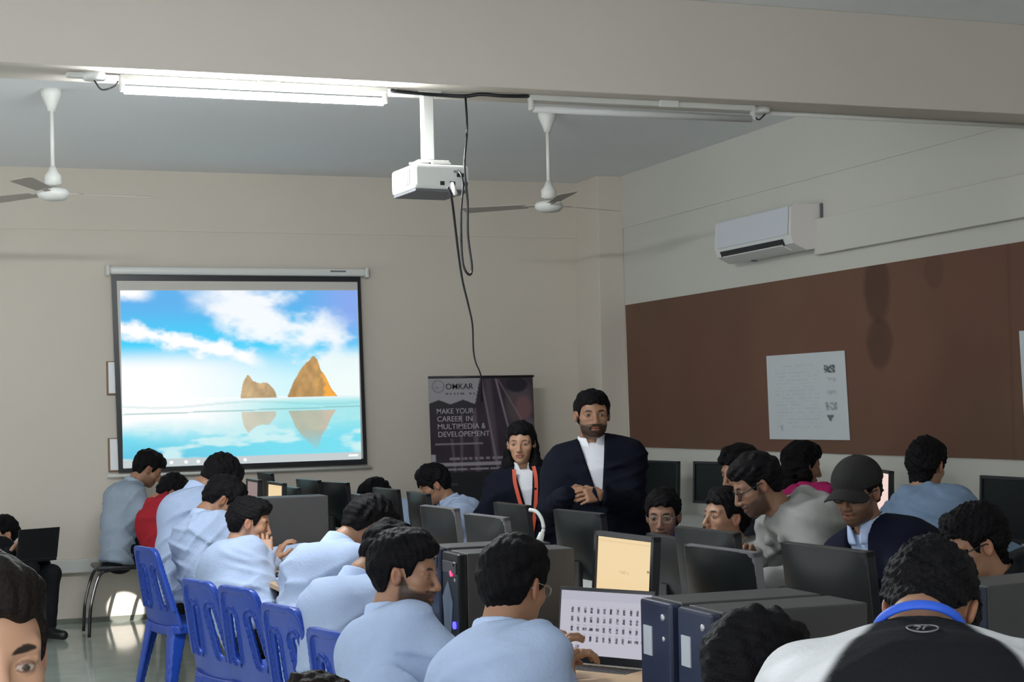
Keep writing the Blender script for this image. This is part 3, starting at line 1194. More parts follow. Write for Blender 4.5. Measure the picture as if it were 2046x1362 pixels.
tag(MB().box(L3(2.567, 13.135, 2.735), (2.06, 0.075, 0.062), bev=0.02).build('casing', WHITEP, sc), 'white screen casing')
for x in (1.528, 3.606):
    MB().box(L3(x, 13.135, 2.735), (0.03, 0.09, 0.085), bev=0.01).build('end_cap', WHITEP2, sc)
MB().poly([L3(1.556, 13.14, 2.700), L3(3.556, 13.14, 2.705), L3(3.584, 13.14, 1.162), L3(1.582, 13.14, 1.158)], (0, 0.006, 0), BLACKP).build('border', BLACKP, sc)
MB().poly([L3(1.596, 13.137, 2.655), L3(3.530, 13.137, 2.660), L3(3.550, 13.137, 1.212), L3(1.620, 13.137, 1.190)], (0, 0.003, 0), FABRIC).build('fabric', FABRIC, sc)
MB().cyl(L3(1.50, 13.14, 1.135), L3(3.62, 13.14, 1.140), 0.012, material=WHITEP2).build('bottom_bar', WHITEP2, sc)
MB().box(L3(3.36, 13.096, 2.742), (0.13, 0.004, 0.012)).build('name_strip', GREYP, sc)


def beach(u, v):
    c = np.zeros(u.shape + (3,))
    sky_t = srgb(96, 178, 238)
    sky_c = srgb(70, 208, 250)
    vio = srgb(136, 170, 238)
    c[:] = sky_t
    c = mixc(c, sky_c, sstep(0.05, 0.32, v))
    c = mixc(c, vio, sstep(0.72, 0.98, u) * sstep(0.45, 0.1, v))
    c = mixc(c, srgb(205, 246, 252), sstep(0.30, 0.55, v))
    c = mixc(c, srgb(255, 255, 255), sstep(0.85, 0.15, u) * sstep(0.30, 0.46, v))
    n = fbm(u * 7 + 3, v * 9, 11, 5)
    n2 = fbm(u * 16, v * 18, 21, 4)
    # broad diagonal cloud from upper centre to the right
    ln = v - (0.00 + (u - 0.36) * 0.42)
    w = sstep(0.17, 0.02, np.abs(ln - 0.05) - (n - 0.5) * 0.34) * sstep(0.22, 0.44, u + (n2 - 0.5) * 0.1) * sstep(1.06, 0.86, u + (n - 0.5) * 0.4)
    c = mixc(c, srgb(250, 253, 255), w * 0.95)
    # long lower streak
    ln = v - (0.21 + u * 0.34)
    w = sstep(0.055, 0.0, np.abs(ln) - (n2 - 0.42) * 0.10) * sstep(0.62, 0.5, u)
    c = mixc(c, srgb(255, 255, 255), w)
    w = sstep(0.05, 0.0, v - 0.02 - (n - 0.5) * 0.08) * sstep(0.16, 0.06, u)
    c = mixc(c, srgb(255, 255, 255), w)
    c = mixc(c, srgb(252, 255, 250), sstep(0.78, 0.92, u + (n - 0.5) * 0.3) * sstep(0.30, 0.42, v) * 0.75)
    hz = 0.615
    # sea, surf and wet sand
    sea = v > hz
    cw = np.zeros_like(c)
    cw[:] = srgb(255, 255, 255)
    cw = mixc(cw, srgb(168, 232, 236), sstep(0.25, 0.75, u) * sstep(0.60, 0.66, v))
    cw = mixc(cw, srgb(120, 222, 240), sstep(0.72, 0.88, v + (n - 0.5) * 0.1))
    cw = mixc(cw, srgb(100, 196, 226), sstep(0.80, 0.98, v) * sstep(0.7, 0.1, u))
    cw = mixc(cw, srgb(215, 244, 244), sstep(0.52, 0.66, fbm(u * 5, v * 12, 31, 4)) * sstep(0.7, 0.85, v) * 0.8)
    wave = np.abs(v - 0.655 - 0.012 * np.sin(u * 9)) < 0.006
    cw = mixc(cw, srgb(120, 190, 190), wave * 0.25)
    wave = np.abs(v - 0.70 + 0.015 * u) < 0.004
    cw = mixc(cw, srgb(130, 180, 180), wave * 0.6)
    c = np.where(sea[..., None], cw, c)
    # two plain sea stacks with their reflections
    for cx, top, wl_, wr_, tone, glow, sh in ((0.555, 0.485, 0.070, 0.085, srgb(196, 168, 128), 0.15, 1.5), (0.80, 0.375, 0.115, 0.10, srgb(190, 150, 96), 0.85, 1.25)):
        du = np.where(u < cx, (cx - u) / wl_, (u - cx) / wr_)
        k = np.clip(np.where(u < cx, 0.5 - du / 2, 0.5 + du / 2), 0, 1)
        if glow < 0.5:
            shp = np.interp(k, [0, 0.04, 0.10, 0.22, 0.34, 0.42, 0.60, 0.72, 0.82, 0.95, 1], [0, 0.30, 0.72, 1.0, 0.86, 0.74, 0.62, 0.66, 0.58, 0.30, 0])
        else:
            shp = np.interp(k, [0, 0.06, 0.14, 0.26, 0.38, 0.50, 0.58, 0.66, 0.76, 0.88, 1], [0, 0.18, 0.42, 0.66, 0.82, 1.0, 0.94, 0.62, 0.46, 0.18, 0])
        shp = shp * (1 + 0.16 * (fbm(u * 50, v * 18, 7, 3) - 0.5))
        prof = hz + 0.005 - (hz - top) * shp
        rock = (v > prof) & (v <= hz + 0.008) & (du < 1)
        tex = fbm(u * 42, v * 20, 13, 4)
        rc = np.ones_like(c) * tone * (0.62 + 0.75 * tex)[..., None]
        rc = mixc(rc, srgb(255, 176, 60), glow * sstep(0.0, 0.6, (u - cx) / wr_) * sstep(0.35, 0.7, tex))
        c = np.where(rock[..., None], rc, c)
        vm = 0.70 + (hz - v + 0.085)
        refl = (v > 0.700) & ((1.315 - v) * 1.0 > prof + 0.0) & (du < 0.95)
        rr = np.ones_like(c) * tone * (0.8 + 0.5 * fbm(u * 14, v * 10, 17, 3))[..., None]
        rr = mixc(rr, srgb(245, 160, 120), 0.5 * glow * sstep(0.1, 0.6, (u - cx) / wr_))
        c = mixc(c, rr.mean((0, 1)) * 0 + rr, refl * 0.62 * sstep(0.98, 0.80, v))
    # task bar band with a few bright icons
    bar = v > 0.955
    c = np.where(bar[..., None], srgb(196, 205, 208), c)
    for k, x in enumerate((0.195, 0.255, 0.305, 0.355, 0.405, 0.46, 0.50)):
        c = mixc(c, srgb(255, 255, 255), sstep(0.013, 0.006, np.sqrt(((u - x) * 1.3) ** 2 + (v - 0.978) ** 2)) * 1.0)
    c = mixc(c, srgb(255, 255, 255), (bar & (u > 0.945) & (u < 0.985) & (np.abs(v - 0.975) < 0.008)) * 1.0)
    return c


panel('picture', ptY(240, 580, 13.134), ptY(714, 580, 13.134), ptY(722, 917, 13.134), ptY(246, 935, 13.134), beach, 330, 240, 0.002, SCREEN, sc, o3)

for i, (z0, z1, lab) in enumerate(((1.765, 2.03, 'upper white framed card standing in for a sunlit patch left of the screen'),
                                   (1.165, 1.43, 'lower white framed card standing in for a sunlit patch left of the screen'))):
    xx = 1.517  # white plates added in place of bright sunlit patches on the wall
    cdn = thing('sun_patch_plate', lab, 'wall card', (xx + 0.035, BACKY, z0), group='white plates for sunlit patches beside the screen')
    MB().box((0, -0.012, (z1 - z0) / 2), (0.085, 0.024, z1 - z0), bev=0.004).build('frame', mat('brown_frame', (0.22, 0.12, 0.06), 0.5), cdn)
    MB().box((0.004, -0.0255, (z1 - z0) / 2 + 0.004), (0.066, 0.003, z1 - z0 - 0.022)).build('plate', mat('sun_patch_white', (0.92, 0.93, 0.95), 0.5), cdn)

# ------------------------------------------------------------------ roll-up banner
bn = thing('roll_up_banner', 'tall dark purple roll-up banner with white lettering beside the screen', 'banner', (4.44, 12.7, 0))
ob = Vector(bn.location)


def ban(u, v):
    # u 0..1 across 0.895 m, v 0..1 down 1.80 m
    V = v * 1.80
    c = np.ones(u.shape + (3,)) * np.array([0.030, 0.018, 0.032])
    n = fbm(u * 6, V * 5, 41, 4)
    c = c * (0.6 + 0.9 * n)[..., None]
    # hazy figure in the upper right
    c = mixc(c, (0.10, 0.075, 0.085), sstep(1.0, 0.2, ((u - 0.86) / 0.17) ** 2 + ((V - 0.22) / 0.26) ** 2) * 0.9)
    c = mixc(c, (0.22, 0.10, 0.11), sstep(1.0, 0.3, ((u - 0.90) / 0.10) ** 2 + ((V - 0.26) / 0.12) ** 2) * 0.8)
    c = mixc(c, (0.16, 0.14, 0.18), sstep(1.0, 0.3, ((u - 0.96) / 0.10) ** 2 + ((V - 0.48) / 0.16) ** 2) * 0.7)
    c = mixc(c, (0.012, 0.010, 0.02), sstep(1.0, 0.5, ((u - 0.84) / 0.12) ** 2 + ((V - 0.07) / 0.07) ** 2))
    # pale light streaks
    for (x0, y0, x1, y1, wd, br) in ((0.50, 0.02, 0.64, 0.80, 0.016, 0.55), (0.64, 0.02, 0.78, 0.55, 0.014, 0.8), (0.66, 0.02, 1.0, 0.55, 0.012, 0.45), (0.56, 0.02, 0.62, 0.7, 0.05, 0.18),
                                     (0.42, 0.25, 0.45, 0.95, 0.035, 0.30), (0.20, 0.5, 0.24, 0.95, 0.02, 0.25), (0.30, 0.3, 0.28, 0.95, 0.02, 0.25)):
        t = np.clip((V - y0) / (y1 - y0), 0, 1)
        dx = np.abs(u - (x0 + (x1 - x0) * t))
        w = sstep(wd, wd * 0.2, dx) * ((V > y0) & (V < y1)) * br
        c = mixc(c, (0.34, 0.26, 0.30), w)
    # white panel top left with a mountain-shaped lower edge
    edge = 0.185 + 0.035 * np.abs(((u * 5.2 + 0.15) % 1.2) / 0.6 - 1)
    slant = u < 0.49 - 0.05 * (V / 0.2)
    wp = (V < edge) & slant
    c = mixc(c, (0.36, 0.34, 0.36), wp * 1.0)
    dk = (V >= edge) & (V < edge + 0.11) & slant
    c = mixc(c, (0.030, 0.028, 0.032), dk * 0.7)
    rr = np.sqrt(((u - 0.09) * 0.895) ** 2 + (V - 0.075) ** 2)
    c = mixc(c, (0.20, 0.19, 0.21), (np.abs(rr - 0.048) < 0.006) * 0.8)
    c = mixc(c, (0.22, 0.21, 0.23), (rr < 0.034) * (fbm(u * 60, V * 60, 5, 2) > 0.5) * 0.8)
    c = mixc(c, (0.10, 0.10, 0.11), (np.abs(V - 0.135) < 0.006) * (u > 0.16) * (u < 0.44) * (fbm(u * 70, v, 3, 2) > 0.4))
    # pale strips below the lettering
    c = mixc(c, (0.33, 0.28, 0.33), (np.abs(V - 0.545) < 0.006) * (u > 0.04) * (u < 0.50) * 0.7)
    c = mixc(c, (0.30, 0.26, 0.30), (np.abs(V - 0.665) < 0.008) * (u > 0.13) * (u < 0.9) * (fbm(u * 60, v, 9, 2) > 0.42) * 0.8)
    c = mixc(c, (0.40, 0.37, 0.42), (np.abs(V - 0.710) < 0.014) * (u < 0.95) * 0.8)
    c = mixc(c, (0.36, 0.33, 0.38), (np.abs(V - 0.752) < 0.009) * (u > 0.05) * (u < 0.72) * (fbm(u * 40, v, 12, 2) > 0.3) * 0.8)
    c = mixc(c, (0.42, 0.40, 0.45), ((u < 0.04) & (V > 0.63) & (V < 0.70)) * 0.9)
    lo = sstep(0.765, 0.78, V)
    c = mixc(c, (0.006, 0.007, 0.010), lo)
    c = mixc(c, (0.030, 0.042, 0.055), ((np.abs(V - 0.875) < 0.010) & (u > 0.14) & (u < 0.24)) * 1.0)
    return c


zt, xl, xr = 1.86, 3.985, 4.885
panel('graphic_sheet', (xl, 12.7, zt), (xr, 12.7, zt), (xr + 0.03, 12.7, 0.07), (xl + 0.03, 12.7, 0.07), ban, 130, 260, 0.003, PRINT, bn, ob)
MB().cyl((-0.455, 0.003, zt), (0.455, 0.003, zt), 0.010, material=BLACKP).build('top_rail', BLACKP, bn)
MB().box((0.03, 0.0, 0.04), (0.93, 0.13, 0.08), bev=0.015).build('base', SILVER, bn)
MB().cyl((0.0, 0.04, 0.08), (0.0, 0.02, zt), 0.012, material=SILVER).build('support_pole', SILVER, bn)
LETW = mat('banner_letters', (0.46, 0.40, 0.46), 0.6)
LETD = mat('banner_dark_letters', (0.02, 0.02, 0.025), 0.6)
lettering('OMKAR', 0.235, 0.046, Vector((xl + 0.145, 12.698, zt - 0.098)) - ob, (1, 0, 0), (0, 0, 1), LETD, bn)
for t_, w_, v_ in (('MAKE YOUR', 0.315, 0.295), ('CAREER', 0.215, 0.358), ('MULTIMEDIA', 0.355, 0.420), ('DEVELOPEMENT', 0.440, 0.482)):
    lettering(t_, w_, 0.043, Vector((xl + 0.065 + (v_ - 0.295) * 0.05, 12.698, zt - v_)) - ob, (1, 0, 0), (0, 0, 1), LETW, bn)

lettering('IN', 0.055, 0.043, Vector((xl + 0.068 + 0.245, 12.698, zt - 0.358)) - ob, (1, 0, 0), (0, 0, 1), LETW, bn)
lettering('&', 0.034, 0.043, Vector((xl + 0.445, 12.698, zt - 0.420)) - ob, (1, 0, 0), (0, 0, 1), LETW, bn)

# ------------------------------------------------------------------ beam lights, conduit, junctions
def tube_light(x0, x1, lit, label):
    y0, z0 = 7.22, 3.065
    r = thing('tube_light', label, 'tube light', ((x0 + x1) / 2, y0, z0), group='tube lights under the beam')
    h = (x1 - x0) / 2
    MB().box((0, 0, -0.014), (2 * h, 0.045, 0.028), bev=0.005).build('batten', WHITEP2, r)
    for sg in (-1, 1):
        MB().box((sg * (h - 0.008), -0.005, -0.040), (0.020, 0.030, 0.066), bev=0.006).build('end_holder', WHITEP2, r)
    MB().box((0.12 if not lit else 0.05, -0.026, -0.014), (0.10, 0.012, 0.034), bev=0.003).build('choke_box', WHITEP, r)
    mt = mat('lit_tube_glass', (0.9, 0.9, 0.9), 0.4, emit=(0.93, 0.98, 1.0), estr=520.0) if lit else mat('unlit_tube_glass', (0.62, 0.63, 0.62), 0.25)
    tag(MB().cyl((-h + 0.02, -0.005, -0.066), (h - 0.02, -0.005, -0.066), 0.0165, n=24, material=mt).build('tube', mt, r), 'glowing white tube' if lit else None)


tube_light(0.906, 2.095, True, 'lit white tube light under the ceiling beam left of the projector')
tube_light(2.787, 3.975, False, 'unlit tube light under the ceiling beam right of the projector')
j = thing('junction_box', 'small round white junction box left of the lit tube light', 'junction box', (0.80, 7.22, 3.065), group='junction boxes under the beam')
MB().lathe([(0.045, -0.03), (0.05, -0.02), (0.05, 0.0)]).build('cover', WHITEP, j)
MB().tube(catmull([(0.0, 0, -0.03), (0.03, -0.01, -0.07), (0.08, -0.01, -0.055), (0.10, -0.005, -0.03)]), 0.004).build('wire', DARKP, j)
MB().box((-0.07, 0, -0.012), (0.09, 0.04, 0.024), bev=0.005).build('cable_clip', WHITEP2, j)
j = thing('junction_box', 'small round white junction box right of the unlit tube light', 'junction box', (4.04, 7.26, 3.065), group='junction boxes under the beam')
MB().lathe([(0.035, -0.028), (0.042, -0.02), (0.042, 0.0)]).build('cover', WHITEP, j)
MB().tube(catmull([(-0.05, -0.02, -0.05), (-0.02, -0.01, -0.06), (0.02, 0, -0.03)]), 0.004).build('wire', DARKP, j)
tag(MB().tube([(4.08, 7.30, 3.050), (4.9, 7.32, 3.050), (5.70, 7.33, 3.050)], 0.012).build('conduit', WHITEP2), 'thin white conduit along the beam right of the unlit tube', 'conduit')
cb_ = MB().tube(catmull([(2.12, 7.24, 3.055), (2.34, 7.26, 3.052), (2.47, 7.24, 3.048), (2.55, 7.22, 3.056), (2.65, 7.20, 3.050), (2.78, 7.21, 3.056)]), 0.009).build('cable', BLACKP)
tag(cb_, 'black cable run clipped under the beam between the two tube lights', 'cable')

# ------------------------------------------------------------------ projector
pj = thing('projector', 'white projector hanging from the beam on a square pole', 'projector', (2.31, 7.30, 2.59))
MB().box((0, 0, 0.320), (0.052, 0.052, 0.31), bev=0.004).build('pole', WHITEP2, pj)
MB().box((0, 0, 0.472), (0.11, 0.11, 0.006)).build('ceiling_plate', WHITEP2, pj)
mbm = MB().box((0.01, 0.0, 0.152), (0.15, 0.12, 0.012), bev=0.003)
for a in (0.4, 1.9, 3.6, 5.2):
    mbm.box((0.01 + 0.07 * math.cos(a), 0.07 * math.sin(a), 0.143), (0.09, 0.02, 0.008), M=None)
mbm.build('mount_bracket', WHITEP2, pj)
Mz = Matrix.Rotation(math.radians(4), 4, 'Z')
by0 = 0.0
MB().box((0.025, 0.04, 0.075), (0.275, 0.30, 0.115), M=Mz, bev=0.016, seg=3).build('body', WHITEP, pj)
MB().box((0.025, 0.04, 0.012), (0.26, 0.285, 0.012), M=Mz, bev=0.004).build('underside', GREYP, pj)
g_ = MB()
for k in range(9):
    g_.box((-0.1165, -0.06 + 0.025 * k, 0.075), (0.004, 0.006, 0.075), M=Mz)
g_.build('side_grille', mat('vent_grey', (0.42, 0.42, 0.41), 0.5), pj)
g_ = MB()
for x, w, z in ((0.125, 0.034, 0.085), (0.085, 0.026, 0.045), (0.035, 0.020, 0.045), (0.15, 0.02, 0.045)):
    g_.box((x - 0.01, -0.112, z), (w, 0.006, 0.018), M=Mz)
g_.build('sockets', BLACKP, pj)
MB().cyl((0.03, 0.185, 0.06), (0.03, 0.215, 0.06), 0.035, material=BLACKG, M=Mz).build('lens', BLACKG, pj)
MB().cyl((0.078, -0.105, 0.045), (0.088, -0.135, -0.01), 0.012, 0.010, material=WHITEP).build('plug', WHITEP, pj)
P_ = [ptY(930, 191, 7.22), ptY(933, 260, 7.15), ptY(928, 330, 7.10), ptY(934, 400, 7.10), ptY(935, 470, 7.10), ptY(943, 535, 7.10), ptY(936, 548, 7.09), ptY(924, 520, 7.09), ptY(921, 430, 7.09), ptY(925, 370, 7.10), ptY(919, 345, 7.12), ptY(908, 342, 7.17)]
tag(MB().tube(catmull(P_, 8), 0.0055).build('power_cable', BLACKP), 'black cable looping from the beam down and back to the projector', 'cable')
P_ = [pt(895, 374, 7.28), pt(902, 395, 7.28), pt(908, 440, 7.35), pt(915, 500, 7.6), pt(924, 560, 8.0), pt(936, 610, 8.7), pt(944, 650, 9.6), pt(946, 700, 11.0), pt(951, 725, 12.2), pt(961, 752, 13.25), pt(962, 800, 13.45)]
tag(MB().tube(catmull(P_, 8), 0.0058).build('video_cable', BLACKP), 'long black cable hanging from the projector down behind the banner', 'cable')

# ------------------------------------------------------------------ ceiling fans
def fan(x, y, label, a0):
    r = thing('ceiling_fan', label, 'ceiling fan', (x, y, CEILZ), group='white ceiling fans')
    MB().lathe([(0.022, -0.13), (0.030, -0.10), (0.058, -0.035), (0.062, 0.0)]).build('canopy', WHITEP2, r)
    MB().cyl((0, 0, -0.50), (0, 0, -0.09), 0.012, material=WHITEP2).build('rod', WHITEP2, r)
    MB().lathe([(0.02, -0.57), (0.050, -0.555), (0.050, -0.51), (0.030, -0.485), (0.016, -0.45)]).build('lower_canopy', WHITEP2, r)
    MB().lathe([(0.03, -0.655), (0.070, -0.648), (0.092, -0.625), (0.094, -0.605), (0.080, -0.588), (0.03, -0.578)]).build('motor', WHITEP2, r)
    for k in range(3):
        a = a0 + k * 2 * math.pi / 3
        M_ = Matrix.Rotation(a, 4, 'Z') @ Matrix.Translation((0, 0, -0.608)) @ Matrix.Rotation(math.radians(9), 4, 'X')
        b = MB()
        b.box((0.13, 0, 0), (0.10, 0.030, 0.004), M=M_)
        b.poly([(0.16, -0.045, 0), (0.58, -0.065, 0), (0.60, -0.04, 0), (0.60, 0.04, 0), (0.58, 0.062, 0), (0.16, 0.045, 0)], (0, 0, 0.003), None, M=M_)
        b.build('blade', mat('fan_blade', (0.38, 0.34, 0.30), 0.5), r)


fan(0.866, 10.05, 'white ceiling fan hanging at the left, before the plain wall', math.radians(8))
fan(4.005, 10.05, 'white ceiling fan hanging right of the projector, near the corner column', math.radians(20))

# ------------------------------------------------------------------ air conditioner
ac = thing('air_conditioner', 'white split air conditioner mounted high on the right wall', 'air conditioner', (RIGHTX, 10.05, 2.60))
prof = [(0, 0.02), (0, 0.305), (-0.20, 0.305), (-0.225, 0.285), (-0.235, 0.10), (-0.215, 0.045), (-0.12, 0.0)]
MB().poly([(x, -0.53, z) for x, z in prof], (0, 1.06, 0), WHITEP).build('casing', WHITEP, ac)
for yy in (-0.536, 0.53):
    MB().poly([(x * 1.015, yy, z) for x, z in prof], (0, 0.012, 0)).build('end_cover', mat('warm_white_plastic', (0.75, 0.70, 0.67), 0.4), ac)
MB().poly([(-0.229, -0.50, 0.288), (-0.239, -0.50, 0.105), (-0.239, 0.50, 0.105), (-0.229, 0.50, 0.288)], (-0.006, 0, 0)).build('front_panel', mat('cool_white_plastic', (0.62, 0.65, 0.70), 0.3), ac)
MB().poly([(-0.232, -0.42, 0.082), (-0.214, -0.42, 0.040), (-0.214, 0.47, 0.040), (-0.232, 0.47, 0.082)], (-0.004, 0, -0.002)).build('air_outlet', BLACKP, ac)
MB().poly([(-0.222, -0.40, 0.046), (-0.150, -0.40, 0.014), (-0.150, 0.45, 0.014), (-0.222, 0.45, 0.046)], (-0.004, 0, -0.008)).build('louvre', WHITEP, ac)
MB().box((-0.12, 0.18, -0.006), (0.04, 0.015, 0.012)).build('sensor', GREYP, ac)
MB().box((-0.004, -0.545, 0.19), (0.03, 0.015, 0.24), bev=0.004).build('pipe_cover', GREYP, ac)
# ------------------------------------------------------------------ desks
DZ = 0.76


def desk(name, x0, x1, y0, y1, m_top, label, group):
    r = thing(name, label, 'desk', ((x0 + x1) / 2, (y0 + y1) / 2, 0), group=group)
    w, l = x1 - x0, y1 - y0 - 0.008
    MB().box((0, 0, DZ - 0.0135), (w, l, 0.027), bev=0.004).build('desk_top', m_top, r)
    for sx in (-1, 1):
        for sy in (-1, 1):
            MB().box((sx * (w / 2 - 0.05), sy * (l / 2 - 0.05), (DZ - 0.027) / 2), (0.04, 0.04, DZ - 0.027), bev=0.004).build('leg', STEELP, r)
    MB().box((w / 2 - 0.02, 0, 0.50), (0.018, l - 0.14, 0.36)).build('back_panel', DARKP, r)
    return r


seg_n = ['nearest the camera', 'second from the camera', 'third from the camera', 'beside the back of the room']
YD = [2.75, 5.2, 7.6, 10.0, 12.35]
for i in range(4):
    desk('computer_desk', 1.70, 2.40, YD[i], YD[i + 1], WOOD, 'light wood desk before the blue-shirted students, ' + seg_n[i], 'wooden desks of the left row')
YE = [3.4, 5.7, 8.0, 10.4, 12.9]
for i in range(4):
    desk('computer_desk', 2.42, 3.20, YE[i], YE[i + 1], WHITEL, 'white desk under dark monitor backs, ' + seg_n[i], 'white desks of the middle row')
YF = [5.2, 7.6, 10.0, 12.4]
for i in range(3):
    desk('computer_desk', 5.08, 5.66, YF[i], YF[i + 1], WHITEL, 'white desk along the right wall, ' + seg_n[i if i < 2 else 3], 'white desks along the right wall')


# ------------------------------------------------------------------ monitors
def proj(p):
    q = Vector(p) - CAM
    d = q.dot(fwd)
    return CX + FPX * q.dot(camx) / d, CY - FPX * q.dot(camy) / d


def solve(pl, pr, ptop, X, w):
    """plane position and turn of a screen whose top edge runs from pl to pr"""
    c = ptX((pl + pr) / 2, ptop, X)
    lo, hi = math.radians(-35), math.radians(69)
    def width(a):
        d = Vector((math.sin(a), -math.cos(a), 0)) * w / 2
        return proj(c + d)[0] - proj(c - d)[0]
    for _ in range(40):
        mid = (lo + hi) / 2
        if width(mid) < pr - pl:
            lo = mid
        else:
            hi = mid
    return c, (lo + hi) / 2


def monitor(pl, pr, ptop, X, label, w=0.42, h=0.29, back=True, lit=None, edge=False, tilt=6.0, base=DZ, group='dark monitor backs in the middle row'):
    c, a = solve(pl, pr, ptop, X, w)
    n = math.pi + a if back else a      # local +X is the screen side, away from the viewer for a back view
    rz = a if back else math.pi + a
    ztop = c.z
    h = min(h, ztop - base - 0.03)
    r = thing('monitor', label, 'monitor', (c.x, c.y, base), rz, group)
    zc = ztop - base - h / 2
    Mt = Matrix.Translation((0, 0, zc)) @ Matrix.Rotation(math.radians(-tilt), 4, 'Y')
    # casing: bezel slab plus swelling back
    b = bmesh.new()
    nu, nv = 10, 8
    rows = []
    for iy in range(nu + 1):
        col = []
        for iz in range(nv + 1):
            u, v = iy / nu * 2 - 1, iz / nv * 2 - 1
            k = (1 - abs(u) ** 3.0) * (1 - abs(v) ** 2.4)
            col.append(b.verts.new((-0.018 - 0.030 * k, u * w / 2, v * h / 2)))
        rows.append(col)
    for iy in range(nu):
        for iz in range(nv):
            b.faces.new((rows[iy][iz], rows[iy][iz + 1], rows[iy + 1][iz + 1], rows[iy + 1][iz]))
    mbk = MB()
    bmesh.ops.recalc_face_normals(b, faces=b.faces)
    if sum(f.normal.x for f in b.faces) > 0:
        bmesh.ops.reverse_faces(b, faces=b.faces)
    mbk._merge(b, Mt, BLACKG, True)
    mbk.build('back_cover', BLACKG, r)
    fr = MB()
    t_ = 0.018
    for (cy, cz, wy, wz) in ((0, h / 2 - t_ / 2, w, t_), (0, -h / 2 + t_ / 2, w, t_), (w / 2 - t_ / 2, 0, t_, h), (-w / 2 + t_ / 2, 0, t_, h)):
        fr.box((-0.004, cy, cz), (0.030, wy, wz), M=Mt, bev=0.002)
    fr.build('bezel', GREYP if edge else BLACKP, r)
    if lit is None:
        MB().box((-0.006, 0, 0), (0.016, w - 0.03, h - 0.03), M=Mt).build('display', BLACKG, r)
    else:
        MB().box((-0.010, 0, 0), (0.014, w - 0.03, h - 0.03), M=Mt).build('panel_back', BLACKP, r)
        hw, hh = w / 2 - 0.016, h / 2 - 0.016
        q = [Mt @ Vector((0.000, sy * hw, sz * hh)) for sy, sz in ((-1, 1), (1, 1), (1, -1), (-1, -1))]
        # seen from the front (+X local) left is +Y ... right is -Y
        q = [Mt @ Vector((0.002, hw * s_, hh * z_)) for s_, z_ in ((-1, 1), (1, 1), (1, -1), (-1, -1))]
        tag(panel('display', q[0], q[1], q[2], q[3], lit, 96, 72, 0.001, SCREEN, r, (0, 0, 0)), 'lit display')
    zb = zc - h / 2
    MB().box((-0.035, 0, zb / 2 + 0.03), (0.022, 0.07, zb + 0.10), bev=0.004).build('neck', BLACKP, r)
    MB().lathe([(0.115, 0.0), (0.115, 0.008), (0.06, 0.016)], material=BLACKP, M=Matrix.Translation((-0.03, 0, 0)) @ Matrix.Scale(0.8, 4, (1, 0, 0))).build('base', BLACKP, r)
    return r


def cream(u, v):
    c = np.ones(u.shape + (3,)) * srgb(240, 214, 168)
    c = mixc(c, srgb(236, 204, 150), sstep(0.3, 1.0, v) * 0.6)
    c = mixc(c, srgb(214, 184, 140), ((np.abs(v - 0.42) < 0.022) & (u > 0.42) & (u < 0.60) & (fbm(u * 60, v * 60) > 0.45)) * 0.7)
    c = mixc(c, srgb(120, 100, 80), ((np.abs(v - 0.37) < 0.012) & (np.abs(u - 0.93) < 0.02)) * 0.8)
    c = mixc(c, srgb(220, 190, 145), ((np.abs(v - 0.06) < 0.006)) * 0.6)
    return c


def pinkish(u, v):
    return mixc(np.ones(u.shape + (3,)) * srgb(150, 132, 130), srgb(120, 90, 96), sstep(0.4, 1, v + 0.3 * fbm(u * 8, v * 8)))


monitor(1575, 1748, 1090, 2.62, 'nearest dark monitor back, big and glossy, before the person in a cap', w=0.44, h=0.33)
monitor(1380, 1522, 1093, 2.62, 'flat dark monitor with a grey right edge before the grey hoodie', w=0.44, h=0.31, edge=True)
monitor(1360, 1481, 1056, 2.80, 'dark monitor back below the face in left profile', w=0.44, h=0.29)
monitor(1304, 1384, 1070, 2.90, 'dark monitor back below the bespectacled face', w=0.44, h=0.27)
monitor(1117, 1212, 1020, 2.80, 'dark monitor back with a pale top before the standing man', w=0.44, h=0.30)
monitor(996, 1062, 1005, 2.90, 'greenish monitor back before the woman with the red lanyard', w=0.42, h=0.29)
monitor(938, 1020, 1028, 2.45, 'flat dark monitor with a grey edge left of the white cable', w=0.42, h=0.29, edge=True)
monitor(850, 920, 1011, 2.45, 'flat dark monitor before the boy in left profile by the banner', w=0.42, h=0.29, edge=True)
monitor(822, 862, 983, 2.90, 'small teal-topped monitor back at the chin of the boy in left profile', w=0.42, h=0.29)
monitor(753, 801, 975, 2.85, 'teal-topped monitor back below the lone dark hair crown at the back wall', w=0.42, h=0.29)
monitor(712, 756, 988, 2.50, 'low dark monitor left of the teal-topped one below the hair crown', w=0.42, h=0.29)
monitor(640, 700, 962, 2.85, 'dark monitor back under the right corner of the screen, right of its twin', w=0.42, h=0.32)
monitor(599, 643, 957, 2.75, 'dark monitor back under the screen, left of its twin', w=0.42, h=0.29)
monitor(521, 548, 944, 2.70, 'farthest monitor back, right below the lower edge of the screen', w=0.40, h=0.27)
monitor(570, 602, 972, 2.55, 'small dark monitor between the cream-lit one and the teal backs', w=0.40, h=0.27)
monitor(1185, 1304, 1066, 2.30, 'monitor with a plain cream-coloured lit screen behind the laptop', w=0.41, h=0.31, back=False, lit=cream, tilt=4, group='lit monitors of the left row')
monitor(534, 566, 963, 2.20, 'small far monitor with a cream lit screen on the left row', w=0.40, h=0.27, back=False, lit=cream, tilt=2, group='lit monitors of the left row')
monitor(493, 517, 957, 2.25, 'small far monitor with a dull pink screen beside the bent dark head', w=0.40, h=0.27, back=False, lit=pinkish, tilt=2, group='lit monitors of the left row')
gw = 'dark monitors along the right wall'
monitor(1288, 1354, 920, 5.40, 'black monitor at the right wall just behind the standing man', w=0.46, h=0.30, back=False, tilt=2, group=gw)
